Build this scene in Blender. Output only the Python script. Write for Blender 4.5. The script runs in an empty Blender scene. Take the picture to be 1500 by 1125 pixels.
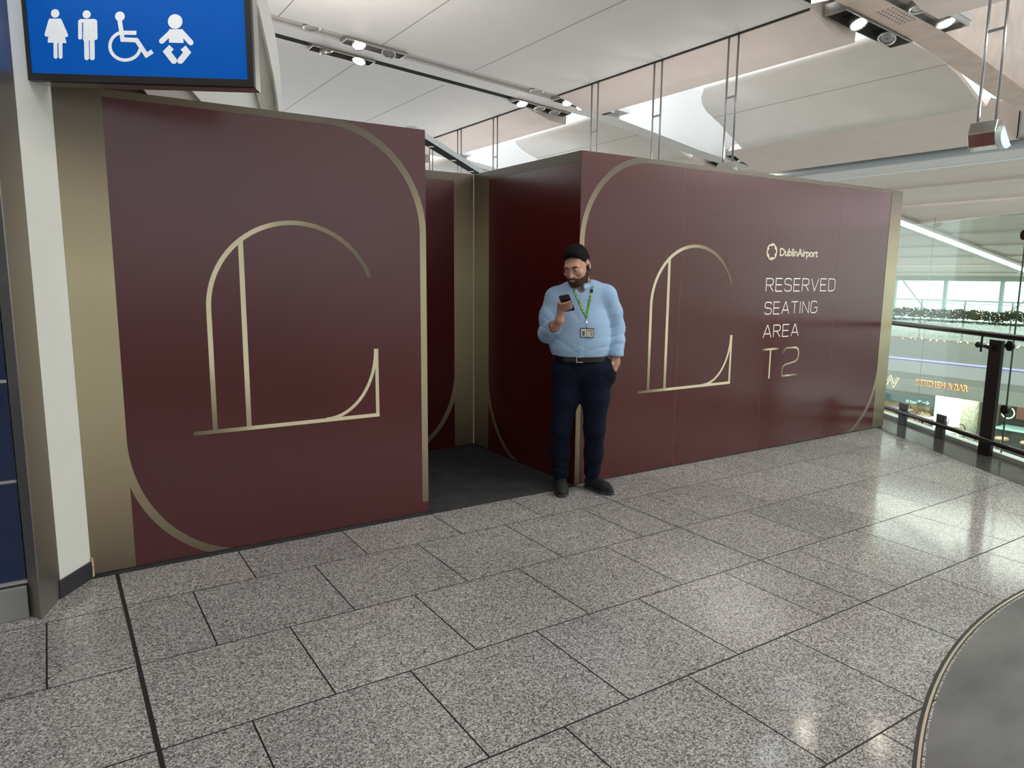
import bpy, bmesh, math, random
import numpy as np
from mathutils import Vector, Matrix
random.seed(7)
rng = np.random.default_rng(7)
SC = bpy.context.scene
COL = SC.collection
PI = math.pi

# ------------------------------------------------------------------ camera, world, lights, exposure
cam_d = bpy.data.cameras.new('camera')
cam = bpy.data.objects.new('camera', cam_d); COL.objects.link(cam)
EYE = 1.5413
YAW, PITCH, ROLL = math.radians(32.8854), math.radians(8.6678), math.radians(-0.4861)
fwd = Vector((math.sin(YAW)*math.cos(PITCH), math.cos(YAW)*math.cos(PITCH), -math.sin(PITCH)))
rt0 = Vector((math.cos(YAW), -math.sin(YAW), 0)); dn0 = fwd.cross(rt0)
rt = math.cos(ROLL)*rt0 + math.sin(ROLL)*dn0
dn = -math.sin(ROLL)*rt0 + math.cos(ROLL)*dn0
m3 = Matrix((rt, -dn, -fwd)).transposed()
cam.matrix_world = Matrix.Translation((0, 0, EYE)) @ m3.to_4x4()
cam_d.sensor_fit = 'HORIZONTAL'; cam_d.sensor_width = 36.0
cam_d.lens = 36.0*1046.77/1500.0
cam_d.clip_start = 0.05; cam_d.clip_end = 400
SC.camera = cam

SC.view_settings.view_transform = 'Standard'
SC.view_settings.look = 'None'
SC.view_settings.gamma = 1.0
SC.view_settings.use_curve_mapping = False
SC.view_settings.exposure = 0.0

world = bpy.data.worlds.new('daylight'); SC.world = world
world.use_nodes = True
bg = world.node_tree.nodes['Background']
bg.inputs['Color'].default_value = (0.93, 0.975, 1.0, 1)
bg.inputs['Strength'].default_value = 1.9

def area_light(name, loc, direction, sx, sy, power, color=(1, 1, 1)):
    l = bpy.data.lights.new(name, 'AREA'); l.shape = 'RECTANGLE'; l.size = sx; l.size_y = sy
    l.energy = power; l.color = color
    o = bpy.data.objects.new(name, l); COL.objects.link(o); o.location = loc
    z = -Vector(direction).normalized(); y = Vector((0, 1, 0)); y = (y-z*y.dot(z)).normalized(); x = y.cross(z)   # long side (sy) runs along world y
    o.rotation_euler = Matrix((x, y, z)).transposed().to_euler()
    return o
# daylight falling through the skylight strip
area_light('skylight_front', (8.72, 11.0, 5.6), (0.25, 0, -1), 0.8, 12, 330, (0.78, 0.92, 1.0))

# added fill lights without fixtures, aimed up to brighten the boarded ceiling
for y_ in (-3.5, -0.5, 2.5, 5.0):
    area_light('ceiling_fill', (-1.2 if y_ < 5 else 2.2, y_ if y_ < 5 else 7.8, 3.0), (0.25, 0.05, 1), 0.5, 0.5, 75, (1, 0.95, 0.9))

# added soft fill out of view, lighting walls and floor from the right
area_light('right_fill', (6.4, 0.7, 4.45), (-0.25, 0.25, -1), 1.4, 1.4, 125, (1, 0.965, 0.925))
area_light('right_fill', (9.6, 0.3, 4.2), (-0.45, 0.2, -1), 1.4, 1.4, 165, (1, 0.965, 0.925))
area_light('right_fill', (4.0, 0.2, 4.65), (-0.15, 0.3, -1), 1.4, 1.4, 95, (1, 0.965, 0.925))

# ------------------------------------------------------------------ materials
MATS = {}
def new_mat(name):
    m = bpy.data.materials.new(name); m.use_nodes = True
    nt = m.node_tree; b = nt.nodes['Principled BSDF']
    return m, nt, b
def mat(name, col, rough=0.5, metal=0.0, spec=0.5, noise=0.0, nscale=20.0, bump=0.0, bscale=80.0, emit=None, estr=0.0, coat=0.0, sheen=0.0, stretch=None):
    if name in MATS: return MATS[name]
    m, nt, b = new_mat(name)
    b.inputs['Base Color'].default_value = (*col, 1)
    b.inputs['Roughness'].default_value = rough
    b.inputs['Metallic'].default_value = metal
    b.inputs['Specular IOR Level'].default_value = spec
    if coat: b.inputs['Coat Weight'].default_value = coat; b.inputs['Coat Roughness'].default_value = 0.15
    if sheen: b.inputs['Sheen Weight'].default_value = sheen
    if emit:
        b.inputs['Emission Color'].default_value = (*emit, 1); b.inputs['Emission Strength'].default_value = estr
    tc = nt.nodes.new('ShaderNodeTexCoord')
    src = tc.outputs['Object']
    if stretch:
        mp = nt.nodes.new('ShaderNodeMapping'); mp.inputs['Scale'].default_value = stretch
        nt.links.new(src, mp.inputs['Vector']); src = mp.outputs['Vector']
    if noise:
        n = nt.nodes.new('ShaderNodeTexNoise'); n.inputs['Scale'].default_value = nscale; n.inputs['Detail'].default_value = 5
        nt.links.new(src, n.inputs['Vector'])
        r = nt.nodes.new('ShaderNodeValToRGB')
        r.color_ramp.elements[0].position = 0.3; r.color_ramp.elements[1].position = 0.7
        r.color_ramp.elements[0].color = (*[max(0, c*(1-noise)) for c in col], 1)
        r.color_ramp.elements[1].color = (*[min(1, c*(1+noise)) for c in col], 1)
        nt.links.new(n.outputs['Fac'], r.inputs['Fac']); nt.links.new(r.outputs['Color'], b.inputs['Base Color'])
    if bump:
        n2 = nt.nodes.new('ShaderNodeTexNoise'); n2.inputs['Scale'].default_value = bscale; n2.inputs['Detail'].default_value = 3
        nt.links.new(src, n2.inputs['Vector'])
        bp = nt.nodes.new('ShaderNodeBump'); bp.inputs['Strength'].default_value = bump; bp.inputs['Distance'].default_value = 0.01
        nt.links.new(n2.outputs['Fac'], bp.inputs['Height']); nt.links.new(bp.outputs['Normal'], b.inputs['Normal'])
    MATS[name] = m
    return m

def granite(name, dark, mid, light, tiles=True, rough=0.115, joint=0.5):
    m, nt, b = new_mat(name); N = nt.nodes.new; L = nt.links.new
    tc = N('ShaderNodeTexCoord')
    v = N('ShaderNodeTexVoronoi'); v.inputs['Scale'].default_value = 190; v.feature = 'F1'
    L(tc.outputs['Object'], v.inputs['Vector'])
    sep = N('ShaderNodeSeparateColor'); L(v.outputs['Color'], sep.inputs['Color'])
    r = N('ShaderNodeValToRGB'); e = r.color_ramp
    e.interpolation = 'LINEAR'
    e.elements[0].position = 0.0; e.elements[0].color = (*dark, 1)
    e.elements[1].position = 1.0; e.elements[1].color = (*light, 1)
    a = e.elements.new(0.32); a.color = (*[d*0.45+q*0.55 for d, q in zip(dark, mid)], 1)
    a = e.elements.new(0.5); a.color = (*mid, 1)
    a = e.elements.new(0.85); a.color = (*[d*0.6+q*0.4 for d, q in zip(mid, light)], 1)
    L(sep.outputs['Red'], r.inputs['Fac'])
    n = N('ShaderNodeTexNoise'); n.inputs['Scale'].default_value = 1.3; n.inputs['Detail'].default_value = 4
    L(tc.outputs['Object'], n.inputs['Vector'])
    mr = N('ShaderNodeMapRange'); mr.inputs['From Min'].default_value = 0.3; mr.inputs['From Max'].default_value = 0.7
    mr.inputs['To Min'].default_value = 0.86; mr.inputs['To Max'].default_value = 1.1
    L(n.outputs['Fac'], mr.inputs['Value'])
    mul = N('ShaderNodeMix'); mul.data_type = 'RGBA'; mul.blend_type = 'MULTIPLY'; mul.inputs[0].default_value = 1
    L(r.outputs['Color'], mul.inputs[6]); L(mr.outputs['Result'], mul.inputs[7])
    out = mul.outputs[2]
    b.inputs['Roughness'].default_value = rough
    b.inputs['Specular IOR Level'].default_value = 0.33
    if tiles:
        mp = N('ShaderNodeMapping'); mp.inputs['Location'].default_value = (-0.488, -1.1927, 0)
        L(tc.outputs['Object'], mp.inputs['Vector'])
        br = N('ShaderNodeTexBrick'); br.offset = 0.5; br.offset_frequency = 2; br.squash = 1.0
        br.inputs['Scale'].default_value = 1.0; br.inputs['Brick Width'].default_value = 0.6005
        br.inputs['Row Height'].default_value = 0.60433; br.inputs['Mortar Size'].default_value = 0.0038
        br.inputs['Mortar Smooth'].default_value = 0.2; br.inputs['Bias'].default_value = 0
        br.inputs['Color1'].default_value = (0.92, 0.92, 0.92, 1); br.inputs['Color2'].default_value = (1.06, 1.05, 1.04, 1)
        br.inputs['Mortar'].default_value = (0.03, 0.028, 0.026, 1)
        L(mp.outputs['Vector'], br.inputs['Vector'])
        m2 = N('ShaderNodeMix'); m2.data_type = 'RGBA'; m2.blend_type = 'MULTIPLY'; m2.inputs[0].default_value = 1
        L(out, m2.inputs[6]); L(br.outputs['Color'], m2.inputs[7]); out = m2.outputs[2]
        ro = N('ShaderNodeMapRange'); ro.inputs['To Min'].default_value = rough; ro.inputs['To Max'].default_value = 0.6
        L(br.outputs['Fac'], ro.inputs['Value']); L(ro.outputs['Result'], b.inputs['Roughness'])
    L(out, b.inputs['Base Color'])
    MATS[name] = m
    return m

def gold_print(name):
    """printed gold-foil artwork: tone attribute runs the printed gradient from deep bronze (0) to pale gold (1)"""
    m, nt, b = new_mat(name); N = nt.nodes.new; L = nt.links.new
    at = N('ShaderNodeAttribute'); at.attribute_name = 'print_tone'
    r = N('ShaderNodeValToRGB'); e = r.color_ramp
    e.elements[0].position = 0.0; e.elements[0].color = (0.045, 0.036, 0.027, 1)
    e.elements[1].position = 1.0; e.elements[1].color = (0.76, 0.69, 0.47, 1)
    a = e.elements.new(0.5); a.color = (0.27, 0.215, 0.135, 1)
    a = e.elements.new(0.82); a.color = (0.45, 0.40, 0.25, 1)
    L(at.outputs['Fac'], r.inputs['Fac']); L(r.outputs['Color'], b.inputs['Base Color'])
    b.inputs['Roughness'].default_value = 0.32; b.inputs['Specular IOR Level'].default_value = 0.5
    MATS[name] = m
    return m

def glass_mat(name, tint=(0.9, 0.97, 0.94), refl=0.08):
    m = bpy.data.materials.new(name); m.use_nodes = True
    nt = m.node_tree; nt.nodes.clear(); N = nt.nodes.new; L = nt.links.new
    o = N('ShaderNodeOutputMaterial'); t = N('ShaderNodeBsdfTransparent'); t.inputs['Color'].default_value = (*tint, 1)
    g = N('ShaderNodeBsdfGlossy'); g.inputs['Roughness'].default_value = 0.02; g.inputs['Color'].default_value = (0.95, 1, 0.98, 1)
    lw = N('ShaderNodeLayerWeight'); lw.inputs['Blend'].default_value = 0.5
    pw = N('ShaderNodeMath'); pw.operation = 'POWER'; pw.inputs[1].default_value = 5.0; L(lw.outputs['Facing'], pw.inputs[0])
    f = N('ShaderNodeMath'); f.operation = 'MULTIPLY_ADD'; f.inputs[1].default_value = 0.9; f.inputs[2].default_value = refl*.5; L(pw.outputs[0], f.inputs[0])
    mx = N('ShaderNodeMixShader'); L(f.outputs[0], mx.inputs['Fac']); L(t.outputs[0], mx.inputs[1]); L(g.outputs[0], mx.inputs[2])
    L(mx.outputs[0], o.inputs['Surface'])
    MATS[name] = m
    return m

M_ceiling = mat('ceiling paint', (0.66, 0.635, 0.61), 0.55, noise=0.02, nscale=3)
M_facet = mat('warm-bounce ceiling board', (0.60, 0.52, 0.48), 0.5, noise=0.03, nscale=3)  # pinkish base colour stands in for warm light reflected off the floor
M_shell = mat('white ceiling shell', (0.70, 0.66, 0.615), 0.5, noise=0.04, nscale=2)
M_fin = mat('white fin paint', (0.68, 0.78, 0.81), 0.5)
M_beam = mat('metal grey beam paint', (0.42, 0.39, 0.37), 0.42)
M_beam_light = mat('light beam paint', (0.58, 0.56, 0.54), 0.45)
M_beam_warm = mat('warm beam paint', (0.55, 0.44, 0.37), 0.5, noise=0.12, nscale=5)
M_dark = mat('dark void', (0.012, 0.011, 0.011), 0.7)
M_wallwhite = mat('white wall paint', (0.78, 0.79, 0.74), 0.5, noise=0.02, nscale=6)
M_steel = mat('brushed steel', (0.40, 0.38, 0.35), 0.30, metal=0.9, noise=0.06, nscale=6, stretch=(60, 60, 1.5))
M_steel_light = mat('satin aluminium', (0.62, 0.61, 0.59), 0.3, metal=0.85)
M_chrome = mat('polished steel', (0.72, 0.71, 0.69), 0.15, metal=1.0)
M_blue = mat('blue glass panel', (0.004, 0.018, 0.085), 0.08, spec=0.5, coat=0.4)
M_plinth = mat('grey metal plinth', (0.33, 0.33, 0.33), 0.4, metal=0.4)
M_skirt = mat('dark skirting', (0.03, 0.031, 0.034), 0.5)
M_maroon = mat('maroon printed board', (0.074, 0.0065, 0.008), 0.24, spec=0.8, noise=0.05, nscale=1.5)
M_seam = mat('board joint', (0.17, 0.075, 0.07), 0.4)
M_track = mat('floor track', (0.05, 0.047, 0.045), 0.5)
M_gold = gold_print('gold print')
M_white_print = mat('white print', (0.85, 0.83, 0.80), 0.35)
M_cream_print = mat('cream print', (0.72, 0.66, 0.50), 0.35)
M_granite = granite('granite tiles', (0.075, 0.073, 0.071), (0.32, 0.308, 0.299), (0.65, 0.628, 0.61))
M_granite_dark = granite('dark granite border', (0.02, 0.019, 0.019), (0.075, 0.07, 0.066), (0.17, 0.16, 0.15), tiles=False, rough=0.14)
M_joint = mat('movement joint', (0.012, 0.012, 0.012), 0.6)
M_carpet = mat('charcoal carpet', (0.030, 0.030, 0.031), 0.95, noise=0.35, nscale=9, bump=0.4, bscale=400)
M_inlay = mat('grey resin floor', (0.125, 0.123, 0.12), 0.5, spec=0.25, noise=0.28, nscale=2.2, stretch=(1.0, 2.2, 1))
M_brass = mat('brass edging', (0.62, 0.52, 0.40), 0.28, metal=0.9)
M_black_metal = mat('black painted steel', (0.016, 0.016, 0.017), 0.35)
M_rail = mat('dark bronze rail', (0.035, 0.026, 0.023), 0.22, metal=0.3)
M_glass = glass_mat('balustrade glass', (0.91, 0.985, 0.95))
M_rearpane = glass_mat('tinted rear glass', (0.74, 0.76, 0.77))
M_pane = glass_mat('window glass', (0.96, 1.0, 0.985))
M_slabedge = mat('pale slab edge', (0.62, 0.66, 0.62), 0.4)

# ------------------------------------------------------------------ mesh helpers
class MB:
    """collects shapes and links them as ONE mesh object"""
    def __init__(s): s.v = []; s.f = []; s.t = []; s.sm = []
    def add(s, verts, faces, tone=None, smooth=False):
        o = len(s.v); s.v += [tuple(p) for p in verts]; s.f += [tuple(i+o for i in f) for f in faces]
        s.t += (list(tone) if tone is not None else [1.0]*len(verts)); s.sm += [smooth]*len(faces); return s
    def box(s, lo, hi, M=None):
        x0, y0, z0 = lo; x1, y1, z1 = hi
        vs = [(x0,y0,z0),(x1,y0,z0),(x1,y1,z0),(x0,y1,z0),(x0,y0,z1),(x1,y0,z1),(x1,y1,z1),(x0,y1,z1)]
        if M is not None: vs = [M @ Vector(p) for p in vs]
        return s.add(vs, [(0,3,2,1),(4,5,6,7),(0,1,5,4),(1,2,6,5),(2,3,7,6),(3,0,4,7)])
    def prism(s, poly, a, b, axis='y', M=None):
        """polygon in the two other axes, extruded from a to b along axis"""
        n = len(poly)
        def P(u, v, w): return (u, w, v) if axis == 'y' else ((w, u, v) if axis == 'x' else (u, v, w))
        vs = [P(u, v, a) for u, v in poly] + [P(u, v, b) for u, v in poly]
        if M is not None: vs = [M @ Vector(p) for p in vs]
        fs = [tuple(range(n)), tuple(range(2*n-1, n-1, -1))] + [(i, n+i, n+(i+1) % n, (i+1) % n) for i in range(n)]
        return s.add(vs, fs)
    def tube(s, pts, r, n=10, caps=True, closed=False):
        pts = [Vector(p) for p in pts]; m = len(pts)
        rs = r if isinstance(r, (list, tuple)) else [r]*m
        vs = []; up = None
        for i, p in enumerate(pts):
            if closed: d = pts[(i+1) % m]-pts[i-1]
            else: d = pts[min(i+1, m-1)]-pts[max(i-1, 0)]
            d.normalize()
            if up is None:
                up = Vector((0,0,1)) if abs(d.z) < 0.9 else Vector((1,0,0))
            a = d.cross(up).normalized(); up = a.cross(d).normalized()
            for k in range(n):
                t = 2*PI*k/n; vs.append(p+rs[i]*(math.cos(t)*a+math.sin(t)*up))
        fs = []
        for i in range(m if closed else m-1):
            j = (i+1) % m
            for k in range(n):
                k2 = (k+1) % n; fs.append((i*n+k, i*n+k2, j*n+k2, j*n+k))
        s.add(vs, fs, smooth=True)
        if caps and not closed:
            o = len(s.v)-m*n
            s.f += [tuple(o+k for k in range(n-1,-1,-1)), tuple(o+(m-1)*n+k for k in range(n))]; s.sm += [False, False]
        return s
    def lathe(s, prof, c=(0,0,0), n=20, M=None):
        """profile of (r, z) turned about z"""
        vs = []
        for r, z in prof:
            for k in range(n):
                t = 2*PI*k/n; vs.append(Vector((r*math.cos(t), r*math.sin(t), z)))
        M2 = Matrix.Translation(c) @ M if M is not None else Matrix.Translation(c)
        vs = [M2 @ p for p in vs]; fs = []
        for i in range(len(prof)-1):
            for k in range(n):
                k2 = (k+1) % n; fs.append((i*n+k, i*n+k2, (i+1)*n+k2, (i+1)*n+k))
        fs += [tuple(range(n-1,-1,-1)), tuple((len(prof)-1)*n+k for k in range(n))]
        return s.add(vs, fs, smooth=True)
    def ball(s, c, r, n=10, m=7, M=None):
        rr = r if isinstance(r, (tuple, list)) else (r, r, r)
        vs = [(0,0,1)]
        for i in range(1, m):
            ph = PI*i/m
            for k in range(n):
                t = 2*PI*k/n; vs.append((math.sin(ph)*math.cos(t), math.sin(ph)*math.sin(t), math.cos(ph)))
        vs.append((0,0,-1))
        vs = [Vector((p[0]*rr[0], p[1]*rr[1], p[2]*rr[2])) for p in vs]
        if M is not None: vs = [M @ p for p in vs]
        vs = [p+Vector(c) for p in vs]; fs = []
        for k in range(n): fs.append((0, 1+k, 1+(k+1) % n))
        for i in range(m-2):
            for k in range(n):
                a = 1+i*n; fs.append((a+k, a+n+k, a+n+(k+1) % n, a+(k+1) % n))
        a = 1+(m-2)*n
        for k in range(n): fs.append((a+k, len(vs)-1, a+(k+1) % n))
        return s.add(vs, fs, smooth=True)
    def build(s, name, material, parent=None, bevel=0.0, recalc=True, tone=False, kind=None):
        me = bpy.data.meshes.new(name); me.from_pydata(s.v, [], s.f); me.update()
        me.polygons.foreach_set('use_smooth', s.sm)
        if tone:
            a = me.attributes.new('print_tone', 'FLOAT', 'POINT'); a.data.foreach_set('value', s.t)
        me.materials.append(material)
        if recalc:
            bm = bmesh.new(); bm.from_mesh(me); bmesh.ops.recalc_face_normals(bm, faces=bm.faces); bm.to_mesh(me); bm.free()
        o = bpy.data.objects.new(name, me); COL.objects.link(o)
        if parent is not None: o.parent = parent
        if bevel:
            b = o.modifiers.new('edge', 'BEVEL'); b.width = bevel; b.segments = 2; b.limit_method = 'ANGLE'
        if kind: o['kind'] = kind
        return o

def tag(o, label, cat, group=None, kind=None):
    o['label'] = label; o['category'] = cat
    if group: o['group'] = group
    if kind: o['kind'] = kind
    return o
def thing(name, label, cat, loc=(0,0,0), rz=0.0, group=None):
    o = bpy.data.objects.new(name, None); COL.objects.link(o); o.empty_display_size = 0.1
    o.location = loc; o.rotation_euler = (0, 0, rz)
    return tag(o, label, cat, group)
def struct(o, label=None):
    o['kind'] = 'structure'
    if label: o['label'] = label
    return o
def copy_tree(o, parent=None):
    c = o.copy(); COL.objects.link(c); c.parent = parent
    for ch in list(o.children): copy_tree(ch, c)
    return c

def ribbon2d(pts, w, closed=False):
    """flat constant-width ribbon along a 2D polyline (mitred); returns verts2d, faces, and parameter per vertex"""
    P = [np.array(p, float) for p in pts]; n = len(P); vs = []; ts = []
    L = [0.0]
    for i in range(1, n): L.append(L[-1]+np.linalg.norm(P[i]-P[i-1]))
    for i in range(n):
        if closed: a = P[i]-P[i-1]; b = P[(i+1) % n]-P[i]
        else:
            a = P[i]-P[i-1] if i > 0 else P[1]-P[0]
            b = P[i+1]-P[i] if i < n-1 else P[-1]-P[-2]
        a = a/np.linalg.norm(a); b = b/np.linalg.norm(b)
        na = np.array([-a[1], a[0]]); nb = np.array([-b[1], b[0]])
        m = na+nb; m = m/np.linalg.norm(m); k = 1/max(0.45, float(m @ na))
        vs += [P[i]+m*w/2*k, P[i]-m*w/2*k]; ts += [L[i]/max(L[-1], 1e-9)]*2
    fs = [(2*i, 2*i+1, 2*((i+1) % n)+1, 2*((i+1) % n)) for i in range(n if closed else n-1)]
    return vs, fs, ts

class Art(MB):
    """flat artwork on a plane: 2D (u, z) mapped to 3D by fn"""
    def __init__(s, fn): super().__init__(); s.fn0 = fn; s.k = 0; s.nrm = None
    def fn(s, u, z):
        p = Vector(s.fn0(u, z))
        if s.nrm is None:      # overlapping prints are layered a tenth of a millimetre apart
            e = 1.0 if abs(u) > 20 else .01
            n = (Vector(s.fn0(u+e, z))-p).cross(Vector(s.fn0(u, z+e))-p).normalized()
            s.nrm = n if n.dot(Vector((0, 0, EYE))-p) > 0 else -n
        return tuple(p+s.nrm*(.0001*s.k))
    def add(s, *a, **k): s.k += 1; return super().add(*a, **k)
    def ribbon(s, pts, w, tone=None, closed=False):
        vs, fs, ts = ribbon2d(pts, w, closed)
        tn = [tone(v[0], v[1], t) for v, t in zip(vs, ts)] if tone else None
        return s.add([s.fn(v[0], v[1]) for v in vs], fs, tn)
    def poly(s, pts, tone=None):
        tn = [tone(p[0], p[1], 0) for p in pts] if tone else None
        return s.add([s.fn(*p) for p in pts], [tuple(range(len(pts)))], tn)
    def strip(s, A, B, tone=None):
        n = len(A); vs = list(A)+list(B)
        tn = [tone(p[0], p[1], 0) for p in vs] if tone else None
        return s.add([s.fn(*p) for p in vs], [(i, i+1, n+i+1, n+i) for i in range(n-1)], tn)
    def disc(s, c, r, n=24):
        return s.poly([(c[0]+r*math.cos(2*PI*k/n), c[1]+r*math.sin(2*PI*k/n)) for k in range(n)])
    def capsule(s, a, b, r, n=8):
        a = np.array(a, float); b = np.array(b, float); d = (b-a)/np.linalg.norm(b-a); th = math.atan2(d[1], d[0])
        pts = [(b[0]+r*math.cos(th-PI/2+PI*k/n), b[1]+r*math.sin(th-PI/2+PI*k/n)) for k in range(n+1)]
        pts += [(a[0]+r*math.cos(th+PI/2+PI*k/n), a[1]+r*math.sin(th+PI/2+PI*k/n)) for k in range(n+1)]
        return s.poly(pts)

def arc(cx, cz, rx, rz, a0, a1, n=24):
    return [(cx+rx*math.cos(math.radians(a0+(a1-a0)*i/n)), cz+rz*math.sin(math.radians(a0+(a1-a0)*i/n))) for i in range(n+1)]

def text_mesh(name, body, material, parent, place, size=1.0, bold=0.0, extrude=0.001, spacing=1.0):
    """lettering in the built-in typeface turned into a mesh; place(u, v, w) -> 3D, fitted by caller"""
    cu = bpy.data.curves.new(name, 'FONT'); cu.body = body; cu.size = size; cu.offset = bold; cu.extrude = extrude; cu.space_character = spacing
    cu.resolution_u = 4
    to = bpy.data.objects.new(name+'_tmp', cu); COL.objects.link(to)
    dg = bpy.context.evaluated_depsgraph_get(); dg.update()
    me = bpy.data.meshes.new_from_object(to.evaluated_get(dg))
    bpy.data.objects.remove(to); bpy.data.curves.remove(cu)
    xs_ = [v.co.x for v in me.vertices]; ys_ = [v.co.y for v in me.vertices]
    x0, x1, y0, y1 = min(xs_), max(xs_), min(ys_), max(ys_)
    for v in me.vertices:      # u and v normalised to the lettering's own bounds
        v.co = Vector(place((v.co.x-x0)/(x1-x0), (v.co.y-y0)/(y1-y0), v.co.z))
    me.name = name; me.materials.clear(); me.materials.append(material)
    o = bpy.data.objects.new(name, me); COL.objects.link(o)
    if parent is not None: o.parent = parent
    return o
# ================================================================== SETTING: floor
def rail_pt(s, off=0.0):
    """point s metres along the balustrade line from its full post (plus = away from the camera), off metres to the void side"""
    d = Vector((0.5150, 0.8572, 0)); n = Vector((0.8572, -0.5150, 0))
    return Vector((6.874, 2.919, 0)) + d*s + n*off
pA, pB = rail_pt(9.0, 0.16), rail_pt(-3.6, 0.16)
pC = Vector((pB.x-0.35, pB.y-1.4, 0)); pD = Vector((pB.x-0.45, -8.0, 0))
fl = MB()
poly = [(-7, -8), (pD.x, pD.y), (pC.x, pC.y), (pB.x, pB.y), (pA.x, pA.y), (pA.x, 18), (-7, 18)]
fl.prism(poly, -0.45, 0.0, 'z')
floor = struct(fl.build('floor', M_granite))
# movement joints between the granite fields
j = MB(); j.box((3.186, -2, 0), (3.193, 4.054, 0.0006)); j.box((0.186, -1, 0), (0.202, 4.03, 0.0006))
j.box((0.2, 1.7935, 0), (6.2, 1.8005, 0.0006))
j.build('movement_joint', M_joint, floor)
# dark granite border along the balustrade
b = MB(); q = [rail_pt(6, -0.36), rail_pt(6, 0.16), rail_pt(-3.6, 0.16), rail_pt(-3.6, -0.36)]
b.prism([(p.x, p.y) for p in q], 0.0, 0.0008, 'z')
b.build('granite_border', M_granite_dark, floor)
# curved resin field at the camera's right, let in flush with a brass edge
cx, cy, R = 4.0, -2.65, 4.1
b = MB(); b.prism([(cx+(R-0.03)*math.cos(a), cy+(R-0.03)*math.sin(a)) for a in np.linspace(0, 2*PI, 180, endpoint=False)], 0.0, 0.0012, 'z')
inl = b.build('resin_field', M_inlay, floor)
def ring(r0, r1, z, name, m, par):
    b = MB(); n = 240
    vs = [(cx+r*math.cos(2*PI*k/n), cy+r*math.sin(2*PI*k/n), z) for r in (r0, r1) for k in range(n)]
    b.add(vs, [(k, (k+1) % n, n+(k+1) % n, n+k) for k in range(n)]); return b.build(name, m, par, recalc=False)
ring(R-0.022, R+0.005, 0.0016, 'joint_ring', M_joint, floor); ring(R-0.017, R-0.008, 0.0022, 'brass_edge', M_brass, floor)
b = MB()
for a0, a1 in ((118, 60), (150, 35)):
    p = np.array([cx+(R-.04)*math.cos(math.radians(a0)), cy+(R-.04)*math.sin(math.radians(a0))]); q2 = np.array([cx+(R-.04)*math.cos(math.radians(a1-70)), cy+(R-.04)*math.sin(math.radians(a1-70))])
    vs, fs, ts = ribbon2d([p, q2], 0.004); b.add([(v[0], v[1], 0.0016) for v in vs], fs)
b.build('joint_line', M_track, floor, recalc=False)
# charcoal carpet of the passage between the hoardings
b = MB(); b.box((-0.6, 4.03, 0.0), (3.18, 5.55, 0.006)); carp = struct(b.build('floor', M_carpet), None)
carp.name = 'floor_passage'

# ================================================================== hoardings
YW, HW = 4.054, 2.4
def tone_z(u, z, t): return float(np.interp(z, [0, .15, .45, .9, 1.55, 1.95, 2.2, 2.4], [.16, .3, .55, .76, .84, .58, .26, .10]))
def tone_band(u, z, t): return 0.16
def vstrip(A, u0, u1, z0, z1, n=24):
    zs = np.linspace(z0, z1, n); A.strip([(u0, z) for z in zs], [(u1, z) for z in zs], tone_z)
def clip_z(pts, zmax=HW, zmin=0.0): return [(u, min(max(z, zmin), zmax)) for u, z in pts]

def emblem(A, ox, oz, k=1.0):
    """the open arched C with an L inside: arch, inner upright, foot and quarter curve"""
    X = lambda x: ox+k*x; Z = lambda z: oz+k*z
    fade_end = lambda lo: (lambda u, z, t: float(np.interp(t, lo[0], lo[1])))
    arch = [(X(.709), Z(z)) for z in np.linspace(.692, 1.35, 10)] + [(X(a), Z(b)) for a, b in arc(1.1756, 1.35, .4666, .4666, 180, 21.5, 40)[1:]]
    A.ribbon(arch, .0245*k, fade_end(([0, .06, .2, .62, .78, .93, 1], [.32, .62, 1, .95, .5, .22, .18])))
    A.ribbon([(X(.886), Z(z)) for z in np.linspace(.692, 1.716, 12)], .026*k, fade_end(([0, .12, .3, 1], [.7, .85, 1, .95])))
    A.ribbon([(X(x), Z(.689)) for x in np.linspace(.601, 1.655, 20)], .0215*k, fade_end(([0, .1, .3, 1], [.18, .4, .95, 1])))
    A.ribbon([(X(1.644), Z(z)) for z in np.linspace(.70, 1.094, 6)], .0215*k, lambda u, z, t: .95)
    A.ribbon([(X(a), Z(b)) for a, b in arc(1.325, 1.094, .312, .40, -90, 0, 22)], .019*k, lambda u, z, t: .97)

# --- left hoarding
HL = thing('hoarding', 'maroon and gold hoarding beside the white wall, under the toilet sign', 'hoarding', (0, 0, 0))
b = MB(); b.box((0.083, YW, 0.016), (1.982, YW+0.07, HW)); b.build('panel', M_maroon, HL)
b = MB(); b.box((0.085, YW+0.006, 0.0), (1.98, YW+0.066, 0.016)); b.build('floor_track', M_track, HL)
fnF = lambda u, z: (u, YW-0.0015, z)
A = Art(fnF)
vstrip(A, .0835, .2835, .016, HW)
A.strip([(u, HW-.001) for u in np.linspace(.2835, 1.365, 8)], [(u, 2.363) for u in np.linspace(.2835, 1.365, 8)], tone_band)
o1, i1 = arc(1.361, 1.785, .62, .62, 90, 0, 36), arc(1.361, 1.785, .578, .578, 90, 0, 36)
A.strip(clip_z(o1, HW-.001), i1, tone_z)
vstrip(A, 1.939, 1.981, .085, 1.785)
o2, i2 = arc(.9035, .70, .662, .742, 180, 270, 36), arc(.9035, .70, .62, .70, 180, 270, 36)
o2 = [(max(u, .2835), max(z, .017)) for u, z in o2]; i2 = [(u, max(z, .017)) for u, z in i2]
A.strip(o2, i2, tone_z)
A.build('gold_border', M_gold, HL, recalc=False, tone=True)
A = Art(fnF); emblem(A, 0, 0); e = A.build('emblem', M_gold, HL, recalc=False, tone=True); e['label'] = 'gold arched C emblem with inner L'

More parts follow.
